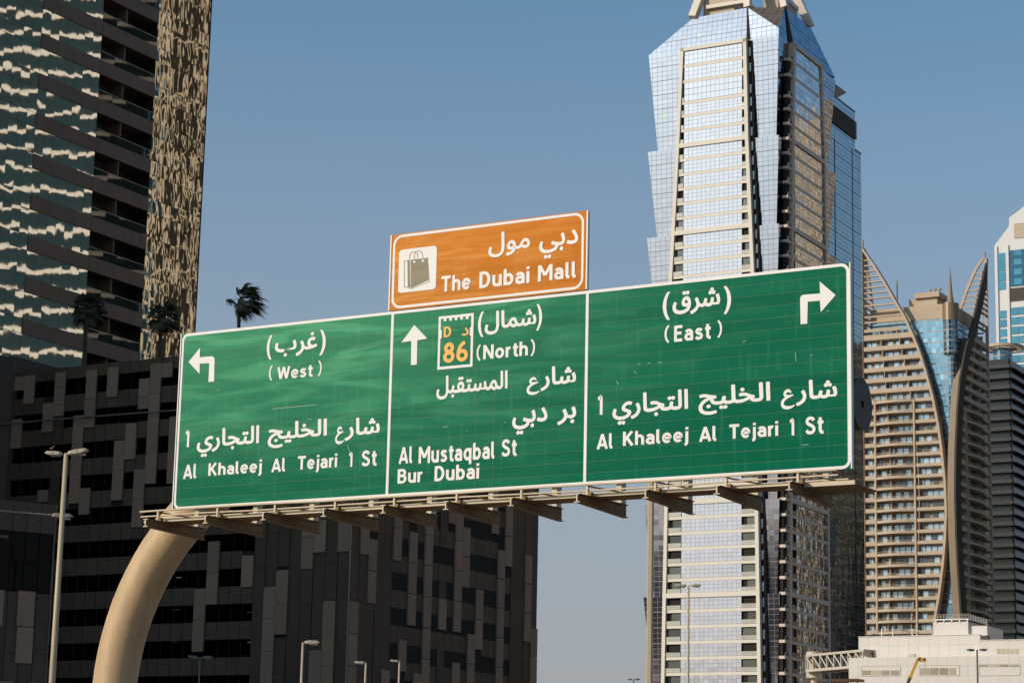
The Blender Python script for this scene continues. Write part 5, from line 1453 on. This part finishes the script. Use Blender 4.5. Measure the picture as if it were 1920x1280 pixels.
lamp(1832, 1218, 300, .13, [(-.29, -1.33, .0, .02), (.29, 1.3, .02, .09)], 'double-headed street lamp in front of the low white building', None, ang=-4)
lamp(375, 1232, 165, .06, [(-.12, -.88, -.01, .08), (.12, .90, -.01, .05)], 'thin shaded double-arm street lamp before the dark block, right of the curved pipe', lamp_dark, lamp_dark, w=.1)
lamp(568, 1204, 120, .075, [(.08, .85, .01, .03)], 'single-arm street lamp with its head pointing right, below the sign', w=.09)
lamp(686, 1242, 125, .07, [(-.05, -.62, .0, .02)], 'single-arm street lamp with its head pointing left, left of two close together', w=.09)
lamp(749, 1239, 125, .065, [(-.05, -.50, .0, .03)], 'single-arm street lamp with its head pointing left, right of two close together', w=.09)
lamp(1188, 1273, 200, .06, [(-.1, -.5, .0, .02), (.1, .55, .03, .03)], 'lamp whose head just shows at the bottom edge, left of the tan mast', w=.1)
Fm = Fr(-60, 950, 140, 0)
o = thing('street_lamp', 'shaded street lamp arm reaching in from the left edge over the side building', 'street lamp', Fm, group='street lamps along the roads')
F = Face(o); e0 = Fm.uz(0, 957); e1 = Fm.uz(98, 965); e2 = Fm.uz(137, 968)
F.obj('pole', MB().tube([(0, 0, 0), (0, 0, e0[1] + .1)], [.16, .10], 12), lamp_dark)
F.obj('arm', MB().tube([(0, 0, e0[1] + .1), (e0[0], 0, e0[1]), (e1[0], 0, e1[1])], .05, 8), lamp_dark)
head(F, e1[0], e2[0], e1[1] - .03, e2[1], 0, .15, lamp_dark)
Mf = Fr(1219, 1100, 120, -12)
ms = thing('mast', 'thick plain tan mast rising behind the sign in front of the faceted tower', 'mast', Mf)
MF = Face(ms); mt = Mf.uz(1219, 760)[1]
MF.obj('pole', MB().plan([(-.15, -.09), (-.09, -.15), (.09, -.15), (.15, -.09), (.15, .09), (.09, .15), (-.09, .15), (-.15, .09)], 0, mt), pole_m)
MF.obj('base', MB().box(-.35, .35, -.35, .35, 0, .06), galv)
MF.obj('cap', MB().box(-.18, .18, -.18, .18, mt, mt + .08), galv)

# ================================================================== neighbouring towers out of view, seen only as reflections and by their shade
def block(name, label, cx, cy, w, d, h, nx_, wall, glass_m, fh, band, piers=0, pier_m=None, proud=.35):
    """nx_: outward direction of the fitted front"""
    a = math.atan2(nx_[1], nx_[0]) + math.pi / 2
    o = thing(name, label, 'building', loc=(cx, cy, 0), rz=a)
    F = Face(o)
    F.obj('glass_front', MB().box(-w / 2, w / 2, 0, d, 0, h), glass_m)
    z = 1.0
    mb = MB()
    while z < h and band:
        mb.box(-w / 2 - .1, w / 2 + .1, -proud, .02, z, z + band); z += fh
    if mb.v: F.obj('storey_band', mb, wall, stuff=True)
    if piers:
        mb = MB()
        r = random.Random(len(name))
        x = -w / 2
        while x < w / 2:
            pwd = r.uniform(.3, 1.1) * piers; mb.box(x, min(x + pwd, w / 2), -proud - .25, .02, 0, h); x += pwd + r.uniform(.7, 2.4) * piers
        F.obj('pier', mb, pier_m or wall, stuff=True)
    return o
teal_dark = M('teal_tinted_glass', (.004, .020, .024), rough=.9, scale=(.2, .2, .2), amt=.3)
brown_dark = M('bronze_tinted_glass', (.014, .011, .008), rough=.9, scale=(.3, .3, .3), amt=.5)
cream_band = M('cream_render', (.62, .50, .41), rough=.7, amt=.08)
tan_band = M('sand_render', (.46, .35, .23), rough=.7, scale=(.2, .2, .2), amt=.25)
r1 = Vector((-.93, -.33)).normalized()
block('striped_tower', 'cream banded tower with teal glass, beyond the right edge, seen in the mirror panes', 140, 262, 80, 22, 170, r1, cream_band, teal_dark, 3.75, .85)
block('finned_tower', 'sand coloured tower with upright piers, beyond the right edge, seen in the bronze mirror strip', 118.4, 323, 48, 22, 165, r1, cream_band, brown_dark, 11.0, .3, 1.5, M('pale_sand_render', (.58, .48, .37), amt=.25, scale=(.2, .2, .05)))
r3 = Vector((-.80, -.60)).normalized()
pk = Vector((-.62, .78))
def place(r_, p_): return (.78 * r_ - .62 * p_, .62 * r_ + .78 * p_)
x3, y3 = place(572, 378)
glitter = M('sand_windows', (.16, .11, .07), rough=.25, scale=(.2, .2, .2), amt=.5)
block('sand_tower', 'sand coloured tower beyond the right edge, seen broken up in the faceted tower glass', x3, y3, 34, 20, 228, r3, cream_band, glitter, 3.6, .7, .8, tan_band)
x4, y4 = place(645, 428)
block('brown_tower', 'dark brown tower beyond the right edge, seen in the foot of the mirror slab', x4, y4, 60, 20, 172, r3, tan_dk, brown_dark, 3.6, .5, .6, M('brown_render', (.12, .085, .06)))
q_ = Vector((-.41, .91)).normalized(); s_ = Vector((-.91, -.41)).normalized()
c_ = s_ * 85 + q_ * 136
block('shading_tower', 'tan tower beyond the left edge that keeps the dark block in shade', c_.x, c_.y, 24, 98, 138, -q_, tan_band, brown_dark, 3.4, 1.0)
block('distant_block', 'long low dark block far behind the camera, seen at the foot of the faceted glass', -1126, -398, 700, 60, 124, Vector((.79, .61)), tan_dk, brown_dark, 4, 1.2)
print('objects', len(bpy.data.objects))
